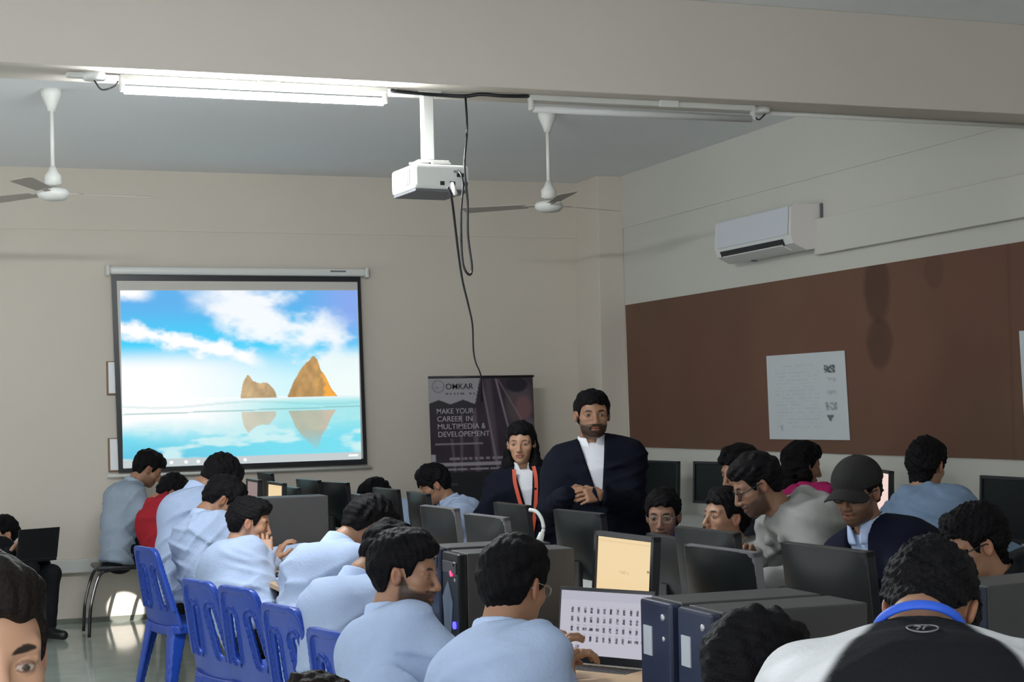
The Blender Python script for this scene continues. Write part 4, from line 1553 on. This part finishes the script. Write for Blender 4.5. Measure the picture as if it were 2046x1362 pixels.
monitor(1385, 1472, 922, 5.40, 'black monitor at the right wall left of the grey hoodie head', w=0.46, h=0.30, back=False, tilt=2, group=gw)
monitor(1957, 2075, 952, 5.40, 'black monitor at the right wall cut by the right frame edge', w=0.50, h=0.34, back=False, tilt=2, group=gw)
monitor(1557, 1592, 932, 5.40, 'black monitor at the right wall hidden behind the pink jacket', w=0.46, h=0.30, back=False, tilt=2, group=gw)
monitor(1742, 1778, 938, 5.40, 'monitor with a sliver of lit screen between cap and blue hoodie', w=0.46, h=0.30, back=False, tilt=2, group=gw,
        lit=lambda u, v: np.ones(u.shape + (3,)) * srgb(244, 214, 206))


# ------------------------------------------------------------------ PC towers
def tower(x, y, label, lit=False, sticker=False, width=0.18, depth=0.40, hgt=0.34, base=DZ, rz=0.0):
    r = thing('computer_tower', label, 'computer', (x, y, base), rz, 'computer towers on the left row desks')
    MB().box((depth / 2 + 0.01, 0, hgt / 2 + 0.004), (depth, width, hgt), bev=0.004).build('case', STEELD, r)
    fm = NAVYP if not lit else BLACKG
    MB().box((-0.006, 0, hgt / 2 + 0.002), (0.032, width, hgt), bev=0.008).build('front_panel', fm, r)
    if not sticker:
        MB().box((-0.024, 0, hgt * 0.86), (0.006, width * 0.82, 0.040), bev=0.002).build('drive_bay', DARKP, r)
    MB().cyl((-0.021, -width * 0.30, hgt * 0.90), (-0.027, -width * 0.30, hgt * 0.90), 0.008, material=SILVER).build('power_button', SILVER, r)
    MB().cyl((-0.021, -width * 0.30, hgt * 0.74), (-0.025, -width * 0.30, hgt * 0.74), 0.006, material=SILVER).build('reset_button', SILVER, r)
    if sticker:
        MB().box((-0.0235, width * 0.22, hgt * 0.70), (0.003, 0.048, 0.075)).build('sticker', mat('pale_sticker', (0.5, 0.52, 0.56), 0.5), r)
    if lit:
        tag(MB().cyl((-0.022, -0.02, hgt * 0.80), (-0.028, -0.02, hgt * 0.80), 0.010, material=mat('red_led', (0.3, 0, 0.02), 0.4, emit=(1, 0.04, 0.12), estr=3)).build('indicator', None, r), 'red indicator light')
        tag(MB().cyl((-0.022, -0.045, hgt * 0.28), (-0.028, -0.045, hgt * 0.28), 0.013, material=mat('blue_led', (0, 0, 0.3), 0.4, emit=(0.06, 0.05, 1), estr=4)).build('indicator', None, r), 'blue indicator light')
        MB().poly([(-0.021, 0.02, hgt * 0.72), (-0.030, 0.055, hgt * 0.55), (-0.030, 0.035, hgt * 0.2), (-0.021, 0.0, hgt * 0.12), (-0.021, -0.03, hgt * 0.5)], (-0.004, 0, 0)).build('curved_trim', mat('blue_grey_plastic', (0.10, 0.13, 0.18), 0.3), r)
    return r


tower(1.81, 3.60, 'nearest computer tower, dark with navy front and pale sticker, behind the spiky hair', sticker=True)
tower(1.81, 3.82, 'second navy-fronted tower from the camera, standing beside the laptop', sticker=True)
tower(1.80, 5.46, 'computer tower with glowing red and blue lights beside the bearded face', lit=True)
tower(1.82, 5.74, 'dark tower behind the one with glowing lights, half hidden by the black-haired head')
tower(1.86, 9.28, 'large dark grey tower with a pale shining top before the neat-haired boy', width=0.20, hgt=0.36)
tower(2.66, 3.75, 'grey-topped tower at the right frame edge below the black monitor', rz=math.radians(10))

# ------------------------------------------------------------------ laptop with a page of small pictures
def grid_page(u, v):
    c = np.ones(u.shape + (3,)) * srgb(186, 184, 196)
    c = mixc(c, srgb(172, 172, 188), (v < 0.14) * 0.6)
    for r in range(5):
        n = 12 if r < 4 else 2
        for k in range(n):
            x = 0.135 + k * 0.072
            y = 0.30 + r * 0.148
            wide = (r == 2 and k in (2, 3, 4)) or (r == 3 and k > 8) or r == 4
            w, h = (0.021, 0.022) if wide else (0.0125, 0.042)
            if r == 4:
                y -= 0.02
            m_ = (np.abs(u - x) < w) & (np.abs(v - y) < h)
            tone = [srgb(48, 44, 60), srgb(84, 78, 96), srgb(60, 58, 72)][(k * 7 + r * 3) % 3]
            holes = fbm(u * 90 + k, v * 60 + r, k + r, 2) > 0.62
            c = mixc(c, tone, m_ * np.where(holes, 0.35, 0.95))
            c = mixc(c, srgb(150, 148, 164), ((np.abs(u - x) < 0.018) & (np.abs(v - y + 0.062) < 0.006)) * 0.6)
    return c


lp = thing('laptop', 'open black laptop showing rows of small dark product pictures', 'laptop')
cT = ptX(1212, 1185, 2.17)
aT = solve(1112, 1303, 1250, 2.13, 0.375)[1]
cL = ptX(1208, 1252, 2.13)
lp.location = (cL.x, cL.y, DZ)
lp.rotation_euler = (0, 0, math.pi + aT)
print('LAPTOP', tuple(cL), math.degrees(aT))
hl = 0.235
zc_ = cL.z - DZ
Mt = Matrix.Translation((0, 0, zc_)) @ Matrix.Rotation(math.radians(-7), 4, 'Y')
lid0 = zc_ - hl / 2
MB().box((-0.006, 0, 0), (0.010, 0.375, hl + 0.012), M=Mt, bev=0.003).build('lid', BLACKP, lp)
hw, hh = 0.177, hl / 2 - 0.012
q = [Mt @ Vector((0.0015, hw * s_, hh * z_ + 0.006)) for s_, z_ in ((-1, 1), (1, 1), (1, -0.96), (-1, -0.96))]
tag(panel('display', *q, grid_page, 200, 130, 0.001, SCREEN, lp, (0, 0, 0)), 'lit display')
MB().cyl((0.012, -0.16, lid0 - 0.010), (0.012, 0.16, lid0 - 0.010), 0.008, material=DARKP).build('hinge', DARKP, lp)
zb_ = lid0 - 0.018
MB().box((0.132, 0, zb_), (0.25, 0.375, 0.020), bev=0.005).build('base', DARKP, lp)
MB().box((0.015, 0.0, zb_ + 0.012), (0.012, 0.33, 0.006), bev=0.002).build('speaker_strip', SILVER, lp)
kb = MB()
for r in range(5):
    for k in range(14):
        kb.box((0.045 + r * 0.020, -0.155 + k * 0.0238, zb_ + 0.0115), (0.0165, 0.020, 0.004), bev=0.001, seg=1)
kb.build('keyboard', BLACKP, lp)
MB().box((0.205, 0, zb_ + 0.0105), (0.06, 0.10, 0.002)).build('touchpad', GREYP, lp)
if zb_ - 0.012 > 0.004:
    st = thing('laptop_riser', 'low black box under the open laptop', 'stand', (cL.x, cL.y, DZ), math.pi + aT)
    MB().box((0.132, 0, (zb_ - 0.011) / 2), (0.24, 0.36, zb_ - 0.011), bev=0.003).build('block', DARKP, st)

# keyboard and mouse under the neat-haired boy's hand
kx, ky = 1.74, 8.62
k_ = thing('keyboard', 'black keyboard under the hand of the neat-haired boy', 'keyboard', (kx, ky, DZ), 0.0)
MB().box((0, 0, 0.010), (0.13, 0.42, 0.018), bev=0.005).build('case', BLACKP, k_)
kb = MB()
for r in range(5):
    for k in range(16):
        kb.box((-0.045 + r * 0.021, -0.19 + k * 0.0253, 0.021), (0.017, 0.021, 0.006), bev=0.0015, seg=1)
kb.build('keys', DARKP, k_)
ms = thing('computer_mouse', 'black computer mouse on the wooden desk right of the keyboard', 'mouse', (1.80, 8.28, DZ))
V_, Q_ = sdf_mesh(lambda P: np.maximum(ell(P, (0, 0, 0.006), (0.055, 0.032, 0.030)), 0.001 - P[:, 2]), (-0.06, -0.04, 0), (0.06, 0.04, 0.04), 0.005)
me_ = mesh_from(V_, Q_, None, name='shell')
link('shell', me_, BLACKP, ms, (0, 0, 0))
MB().cyl((0.028, -0.004, 0.030), (0.028, 0.004, 0.030), 0.008, material=GREYP).build('wheel', GREYP, ms)

# white charging cable over the monitor, with a thick plug
P_ = [pt(1058, 1018, 6.12), pt(1072, 1022, 6.10), pt(1082, 1036, 6.08), pt(1086, 1055, 6.07), pt(1082, 1068, 6.06)]
cbl = thing('white_cable', 'thick white cable arching beside the greenish monitor back', 'cable', P_[-1])
MB().tube([p - P_[-1] for p in catmull(P_, 8)], 0.007).build('cord', WHITEP, cbl)
e0, e1 = pt(1083, 1064, 6.06), pt(1076, 1086, 6.06)
MB().cyl(e0 - P_[-1], e1 - P_[-1], 0.010, 0.015, material=WHITEP).build('plug', WHITEP, cbl)


# ------------------------------------------------------------------ blue moulded chairs
def chair_parts():
    def back(P):
        x, y, z = P[:, 0], P[:, 1], P[:, 2]
        xs = -0.185 - (z - 0.42) * 0.20 + 0.45 * y * y
        sh = np.abs(x - xs) * 0.96 - 0.0075
        hw = 0.225 - 0.085 * np.clip((z - 0.42) / 0.42, 0, 1)
        b = np.maximum(np.abs(y) - hw, np.maximum(z - 0.83, 0.415 - z))
        b = smax(np.abs(y) - hw, z - 0.83, 0.05)
        b = np.maximum(b, 0.415 - z)
        sl = cap(np.stack([np.zeros_like(y), np.abs(y) - 0.0, z], 1), (0, 0.10, 0.54), (0, 0.075, 0.70), 0.024, 0.018)
        b = np.maximum(b, -sl)
        d = np.maximum(sh, b)
        rim = np.maximum(np.abs(b + 0.012) - 0.013, np.abs(x - xs + 0.006) - 0.013)
        rim = np.maximum(rim, np.maximum(0.50 - z, 0.02 - sl))
        return np.minimum(d, rim)
    B = sdf_mesh(back, (-0.31, -0.25, 0.40), (-0.10, 0.25, 0.85), 0.005)

    def seat(P):
        x, y, z = P[:, 0], P[:, 1], P[:, 2]
        zs = 0.425 + 0.35 * (y * y) + 0.15 * np.maximum(0, x) * x - 0.012
        d = np.abs(z - zs) - 0.006
        b = rbox(np.stack([x, y, 0 * z], 1), (0.005, 0, 0), (0.205, 0.215, 1.0), 0.05)
        lip = np.maximum(np.abs(b + 0.008) - 0.008, np.abs(z - zs + 0.018) - 0.024)
        return np.minimum(np.maximum(d, b), lip)
    S_ = sdf_mesh(seat, (-0.22, -0.23, 0.37), (0.23, 0.23, 0.47), 0.007)
    Ls = []
    for sx, sy in ((-1, -1), (-1, 1), (1, -1), (1, 1)):
        a = np.array([sx * 0.165 - 0.015, sy * 0.165, 0.405])
        f_ = np.array([sx * 0.215 - (0.03 if sx < 0 else 0), sy * 0.215, 0.0])

        def leg(P):
            t = np.clip((0.405 - P[:, 2]) / 0.405, 0, 1)
            cx, cy = a[0] + (f_[0] - a[0]) * t, a[1] + (f_[1] - a[1]) * t
            w = 0.075 - 0.042 * t ** 0.7
            px, py = (P[:, 0] - cx) * sx, (P[:, 1] - cy) * sy
            # angle-section leg: two thin flanges meeting on the outer edge
            d1 = np.maximum(np.abs(px - 0.012) - 0.007, np.abs(py - 0.012 + w / 2) - w / 2)
            d2 = np.maximum(np.abs(py - 0.012) - 0.007, np.abs(px - 0.012 + w / 2) - w / 2)
            d = np.minimum(d1, d2)
            return np.maximum(np.maximum(d, P[:, 2] - 0.412), -P[:, 2]) - 0.002
        Ls.append(sdf_mesh(leg, np.minimum(a, f_) - [0.09, 0.09, 0], np.maximum(a, f_) + [0.09, 0.09, 0.01], 0.0075))
    return B, S_, Ls


cp = chair_parts()
mB = mesh_from(*cp[0], None, name='backrest')
mB.materials.append(BLUEC)
mS = mesh_from(*cp[1], None, name='seat')
mS.materials.append(BLUEC)
mL = []
for l_ in cp[2]:
    m_ = mesh_from(*l_, None, name='leg')
    m_.materials.append(BLUEC)
    mL.append(m_)
proto = None


def blue_chair(x, y, rz, label, s=1.06):
    global proto
    g = 'blue plastic chairs of the left row'
    if proto is None:
        r = thing('plastic_chair', label, 'chair', (x, y, 0), rz, g)
        for nm, me in [('backrest', mB), ('seat', mS)] + [('leg', m_) for m_ in mL]:
            o = bpy.data.objects.new(nm, me)
            C.objects.link(o)
            o.parent = r
        proto = r
    else:
        r = proto.copy()
        C.objects.link(r)
        r['label'] = label
        for ch in list(proto.children):
            c = ch.copy()
            C.objects.link(c)
            c.parent = r
    r.location = (x, y, 0)
    r.rotation_euler = (0, 0, rz)
    r.scale = (s, s, s)
    return r


def chair_at(px, py, rz, label, s=1.06):
    p = ptZ(px, py, 0.83 * s)
    off = Vector((-0.27 * s * math.cos(rz), -0.27 * s * math.sin(rz), 0))
    print('CHAIR', label[:40], [round(v, 2) for v in p])
    return blue_chair(p.x - off.x, p.y - off.y, rz, label, s)
# chairs of the left row
chair_at(288, 1092, math.radians(14), 'blue plastic chair farthest back, under the person in red')
chair_at(392, 1158, math.radians(16), 'blue plastic chair second from the back, under the long hunched back')
chair_at(470, 1172, math.radians(18), 'blue plastic chair with slotted back behind the neat-haired boy')
chair_at(556, 1208, math.radians(14), 'blue plastic chair between the neat-haired boy and the leaning shirt')
chair_at(655, 1258, math.radians(15), 'nearest blue plastic chair, behind the white-shirted back and the bearded boy')
r = thing('metal_chair', 'black tubular metal chair under the boy seated before the screen', 'chair', (1.50, 12.42, 0))
MB().box((0.0, 0, 0.50), (0.40, 0.40, 0.035), bev=0.014).build('seat', BLACKP, r)
for sx, sy in ((-1, -1), (-1, 1), (1, -1), (1, 1)):
    P_ = [(sx * 0.10, sy * 0.17, 0.485), (sx * 0.16, sy * 0.175, 0.47), (sx * 0.20, sy * 0.18, 0.40), (sx * 0.245, sy * 0.19, 0.22), (sx * 0.26, sy * 0.195, 0.012)]
    MB().tube(catmull(P_, 6), 0.012).build('leg', BLACKP, r)
MB().tube(catmull([(0.2, -0.18, 0.38), (0.21, 0, 0.36), (0.2, 0.18, 0.38)], 5), 0.008).build('crossbar', BLACKP, r)
r = thing('stool', 'white plastic stool under the person in black at the left edge', 'stool', (0.66, 12.66, 0))
MB().box((0, 0, 0.395), (0.36, 0.36, 0.03), bev=0.012).build('seat', WHITEP, r)
for sx, sy in ((-1, -1), (-1, 1), (1, -1), (1, 1)):
    MB().cyl((sx * 0.13, sy * 0.13, 0.385), (sx * 0.17, sy * 0.17, 0.0), 0.020, 0.016, material=WHITEP).build('leg', WHITEP, r)

# ------------------------------------------------------------------ people
PEOPLE = {}


def W(p):
    return np.array(p)


def H(px, py, t):
    return W(pt(px, py, t))


BL = mat('black_frames', (0.01, 0.01, 0.012), 0.3)
BR = mat('dark_red_frames', (0.06, 0.012, 0.012), 0.3)
GF = mat('steel_frames', (0.35, 0.34, 0.33), 0.3, metal=0.8)
row = dict(topmat=SHIRT, bow=0.07)

# left row, back to front
person('person in a grey-blue shirt seated upright before the left edge of the screen', H(297, 937, 12.3), 0, 32, (1.50, 12.42, 0.62), 0,
       topmat=SHIRTG, bow=0.05, hvol=0.018, seed=3, glasses=None, beard=0.4)
person('person in a red shirt mostly hidden behind the long hunched back', H(345, 985, 11.6), -5, 45, (1.80, 11.45, 0.55), 0, topmat=REDC, hvol=0.014, seed=4)
person('person in a pale blue shirt with a long hunched back and thick bent hair', H(440, 955, 9.9), 0, 50, (1.56, 9.75, 0.58), 6,
       hvol=0.022, seed=5, girth=1.12, **row)
person('person in a pale blue shirt right of the long hunched back, head down', H(447, 998, 9.3), -5, 38, (1.64, 9.15, 0.58), 6, hvol=0.016, seed=6, **row)
gk = person('neat-haired person in a pale blue shirt reaching to the keyboard', H(500, 1043, 8.5), -12, 14, (1.62, 8.25, 0.56), 8, hvol=0.010, seed=7, skin=2,
            hands=[W((1.86, 8.75, 0.81)), H(530, 1112, 8.35)], fold=0.009, **row)
person('person in a pale blue shirt leaning far toward the desk, face hidden', H(737, 1055, 6.95), 8, 48, (1.56, 6.55, 0.56), 10, hvol=0.018, seed=8, **row)
person('person in a whitish shirt bent behind the bearded one, hair merging', H(778, 1115, 6.3), 5, 45, (1.56, 5.95, 0.52), 10, hvol=0.018, seed=9,
       topmat=SHIRT, bow=0.09)
person('bearded person in a pale blue shirt turned in right profile', H(812, 1142, 5.25), -32, 8, (1.45, 4.85, 0.53), 0, hvol=0.016, seed=10, beard=1.0,
       hres=0.0028, tres=0.009, skin=0, topmat=SHIRT, bow=0.05)
person('person with glasses in a pale blue shirt typing on the laptop, seen from behind', H(1030, 1168, 4.55), 32, 14, (1.42, 3.98, 0.52), 20, hvol=0.014, seed=11,
       hres=0.003, tres=0.009, glasses=GF, hands=[W((1.74, 4.50, 0.84)), W(pt(1122, 1362, 4.5))], skin=0, topmat=SHIRT, bow=0.05)
person('head of dark hair rising at the bottom edge below the blue chairs', H(632, 1466, 4.0), 10, 30, (0.62, 3.75, 0.50), 10, hvol=0.020, seed=12, hairmat=HAIRB,
       topmat=SHIRT, bow=0.06)
# left edge
person('person in black with white collar seated at the left edge, head turned away', H(4, 1066, 12.2), 205, 8, (0.69, 12.62, 0.47), -55, top='blazer', topmat=BLACKC,
       topmat2=WHITEC, vlen=0.16, hvol=0.014, seed=13, skin=2, hands=[W((0.93, 12.50, 0.63)), W((0.71, 12.42, 0.63))], bow=0.03, female=True, hair='bun')
person('close face of a brown-haired person cut by the lower left corner', H(-38, 1308, 2.05), -78, 6, (0.05, 2.45, 0.76), -90, hvol=0.006, seed=14, hairmat=HAIRB,
       hres=0.0022, skin=2, topmat=SHIRT, bow=0.02, beard=0.3)
# right row by the back wall
person('hair crown of a person hidden behind monitors near the back wall', H(752, 993, 12.0), 180, 40, (3.45, 11.6, 0.56), 180, hvol=0.02, seed=15, topmat=SHIRT)
person('boy in left profile below the banner with a pale collar', H(866, 968, 11.0), 172, 26, (3.50, 10.4, 0.56), 180, hvol=0.018, seed=16, topmat=SHIRT, hair='fringe', skin=0)
# standing pair
po = person('woman in a dark blazer with a red lanyard standing by the banner', H(1041, 885, 9.6), -118, 4, (3.46, 9.08, 0.86), -108, top='blazer', topmat=NAVYC, topmat2=WHITEC,
            vlen=0.30, hair='long', hvol=0.010, female=True, legs='stand', seed=17, hres=0.003, skin=2, bow=0.0, sh_w=0.165, size=0.95, girth=0.92, hwide=1.06,
            hands=[W((3.62, 8.92, 0.74)), W((3.16, 9.02, 0.74))])
ribbon_on(po, [(-0.058, -0.02), (-0.062, 0.05), (-0.048, 0.16), (-0.026, 0.27), (-0.004, 0.36)], 0.021, LANY, 'lanyard')
ribbon_on(po, [(0.058, -0.02), (0.062, 0.05), (0.048, 0.16), (0.026, 0.27), (0.004, 0.36)], 0.021, LANY, 'lanyard')
hb = pt(1163, 988, 8.5)
pp = person('bearded man in a navy blazer standing with clasped hands', H(1184, 828, 8.8), -104, 2, (3.52, 8.12, 0.90), -112, top='blazer', topmat=NAVYC, topmat2=WHITEC,
            vlen=0.34, hvol=0.010, legs='stand', seed=18, hres=0.0028, skin=0, beard=1.0, hwide=1.13, bow=0.0, girth=1.18, sh_w=0.205, curl=0.75,
            hands=[W(hb) + np.array([0.095, -0.01, 0.0]), W(hb) + np.array([-0.075, 0.03, 0.0])],
            hand_dirs=[(-0.95, -0.25, -0.05), (0.9, -0.35, 0.05)], hand_roll=(1.2, -1.2))
# right-hand students facing left
person('person with glasses and blue collar looking over a monitor, moustached', H(1325, 1030, 8.0), -125, 6, (3.72, 7.2, 0.55), 190, hvol=0.012, seed=19, hres=0.003,
       glasses=GF, skin=1, beard=0.45, topmat=LANYB if False else cloth('royal_blue_cotton', (0.02, 0.06, 0.42)))
person('person in left profile between two bowed heads behind the monitors', H(1448, 1032, 7.35), 188, -4, (3.75, 6.45, 0.55), 180, hvol=0.012, seed=20, hres=0.003,
       skin=0, topmat=cloth('mid_grey_cotton', (0.20, 0.20, 0.19)), glasses=None)
ps = person('bearded person with glasses in a grey hoodie leaning to the left', H(1510, 968, 7.0), 166, 26, (3.80, 6.10, 0.74), 175, top='hoodie', topmat=GREYH, hood=True,
            hvol=0.012, seed=21, glasses=BL, skin=1, beard=0.8, legs='stand', bow=0.06, hres=0.0032, hands=[H(1535, 1160, 6.6), H(1500, 1120, 7.0)])
person('dark hair of a person behind the grey hoodie, face hidden', H(1478, 942, 8.3), 190, 15, (4.05, 7.55, 0.62), 180, hvol=0.015, seed=22, topmat=BLACKC)
person('person with long tied black hair in a pink jacket facing the right wall', H(1604, 930, 9.0), -8, 12, (4.66, 7.75, 0.60), 10, top='hoodie', topmat=PINKC, hood=True,
       hair='bob', hvol=0.012, female=True, seed=23, skin=1, hands=[W((4.98, 8.1, 0.83)), W((4.95, 7.65, 0.83))])
pu = person('person in a dark cap and navy hoodie facing down to the left', H(1712, 982, 6.35), -150, 13, (3.66, 5.45, 0.62), 195, top='hoodie', topmat=NAVYH, topmat2=SHIRT,
            vlen=0.26, cap_mat=cloth('charcoal_cap_cloth', (0.022, 0.021, 0.021)), seed=24, skin=1, beard=0.6, hres=0.003, glasses=BL, girth=1.1,
            hands=[W((3.22, 5.2, 0.83)), W((3.2, 5.65, 0.83))])
person('person in a slate blue hoodie seen from behind at the right wall', H(1853, 930, 8.0), 28, 14, (4.55, 6.55, 0.58), 25, top='hoodie', topmat=BLUEH, hood=True, hvol=0.016,
       hair='curly', seed=25, girth=1.08, hands=[W((5.0, 6.95, 0.83)), W((5.0, 6.45, 0.83))])
person('person with black glasses and thick curly hair bent at the right edge', H(1946, 1088, 5.7), 172, 20, (3.85, 4.75, 0.60), 180, hvol=0.020, hair='curly', seed=26, glasses=BL,
       skin=0, hres=0.003, topmat=BLACKC, girth=1.05, bow=0.09)
# foreground right
px_ = person('person in a black and white jacket with a blue lanyard, back to the camera', H(1860, 1224, 3.1), 46, 68, (1.49, 2.16, 0.58), 60, top='jersey', topmat=JACKET, hvol=0.016,
             hair='curly', seed=27, skin=0, hres=0.0032, tres=0.008, girth=1.22, bow=0.06, sh_w=0.22,
             hands=[W((1.75, 3.05, 0.80)), W((2.05, 2.75, 0.80))])
person('spiky-haired head at the bottom edge before the nearest tower', H(1520, 1358, 3.3), 8, 10, (1.26, 2.86, 0.45), 35, hvol=0.018, seed=28, skin=2, hres=0.0032,
       topmat=BLACKC, bow=0.05)

# blue lanyard round the neck and emblem on the back of the jersey
ax_ = unit(px_['Hs'] - px_['Nb'])
e1_ = unit(px_['s'])
e2_ = np.cross(ax_, e1_)
ring = []
for t in np.linspace(0, 2 * math.pi, 40, endpoint=False):
    front = max(0.0, float((e1_ * math.cos(t) + e2_ * math.sin(t)) @ px_['fp']))
    p = px_['Nb'] + ax_ * (0.012 - 0.09 * front) + (e1_ * math.cos(t) + e2_ * math.sin(t)) * (0.080 + 0.05 * front)
    ring.append(Vector(p - px_['off']))
MB().tube(ring, 0.0055, 8, closed=True, flat=2.0, flatdir=ax_).build('lanyard', LANYB, px_['root'])


def on_back(i_, a, b, lift=0.003):
    p = i_['Nb'] + i_['s'] * a - i_['d'] * b - i_['fp'] * 0.35
    return Vector(trace(i_['garment'], p, i_['fp']) - i_['fp'] * lift - i_['off'])


EMB = mat('grey_emblem_print', (0.16, 0.16, 0.16), 0.5)
mb = MB()
ca, cb2 = 0.005, 0.062
ring = [on_back(px_, ca + 0.026 * math.cos(t), cb2 + 0.021 * math.sin(t)) for t in np.linspace(0, 2 * math.pi, 28, endpoint=False)]
mb.tube(ring, 0.0016, 6, closed=True)
mb.tube([on_back(px_, ca + x, cb2 + y) for x, y in ((-0.012, -0.010), (-0.004, -0.002), (0.000, 0.010))], 0.0018, 6)
mb.tube([on_back(px_, ca + x, cb2 + y) for x, y in ((0.012, -0.010), (0.002, -0.002), (0.010, 0.010))], 0.0018, 6)
mb.build('emblem', EMB, px_['root'])
# open laptop on the lap of the person at the left edge
lc = ptY(72, 1100, 12.22)
lt = thing('laptop', 'black laptop open on the knees of the person in black at the left edge', 'laptop', (lc.x, lc.y, 0.575), math.radians(-62))
MB().box((-0.11, 0, 0.010), (0.23, 0.33, 0.020), bev=0.004).build('base', BLACKP, lt)
Ml = Matrix.Translation((0.005, 0, 0.018)) @ Matrix.Rotation(math.radians(12), 4, 'Y')
MB().box((0, 0, 0.115), (0.009, 0.33, 0.225), M=Ml, bev=0.003).build('lid', BLACKP, lt)
MB().box((-0.0055, 0, 0.118), (0.002, 0.30, 0.19), M=Ml).build('display', BLACKG, lt)

# pieces of a part hang under that part
SUB = {'display': ('lid', 'bezel'), 'keyboard': ('base',), 'touchpad': ('base',), 'speaker_strip': ('base',), 'drive_bay': ('front_panel',), 'power_button': ('front_panel',),
       'reset_button': ('front_panel',), 'sticker': ('front_panel',), 'indicator': ('front_panel',), 'curved_trim': ('front_panel',), 'collar': ('shirt', 'blazer'),
       'emblem': ('jacket',), 'picture': ('fabric',), 'side_grille': ('body',), 'sockets': ('body',), 'lens': ('body',), 'louvre': ('casing',), 'base': ('neck',), 'lettering': ('graphic_sheet',)}
for o in [o for o in C.objects if o.type == 'EMPTY' and o.parent is None]:
    kids = list(o.children)
    by = {}
    for k in kids:
        by.setdefault(k.name.split('.')[0], k)
    for k in kids:
        for p in SUB.get(k.name.split('.')[0], ()):
            if p in by and by[p] is not k:
                k.parent = by[p]
                break
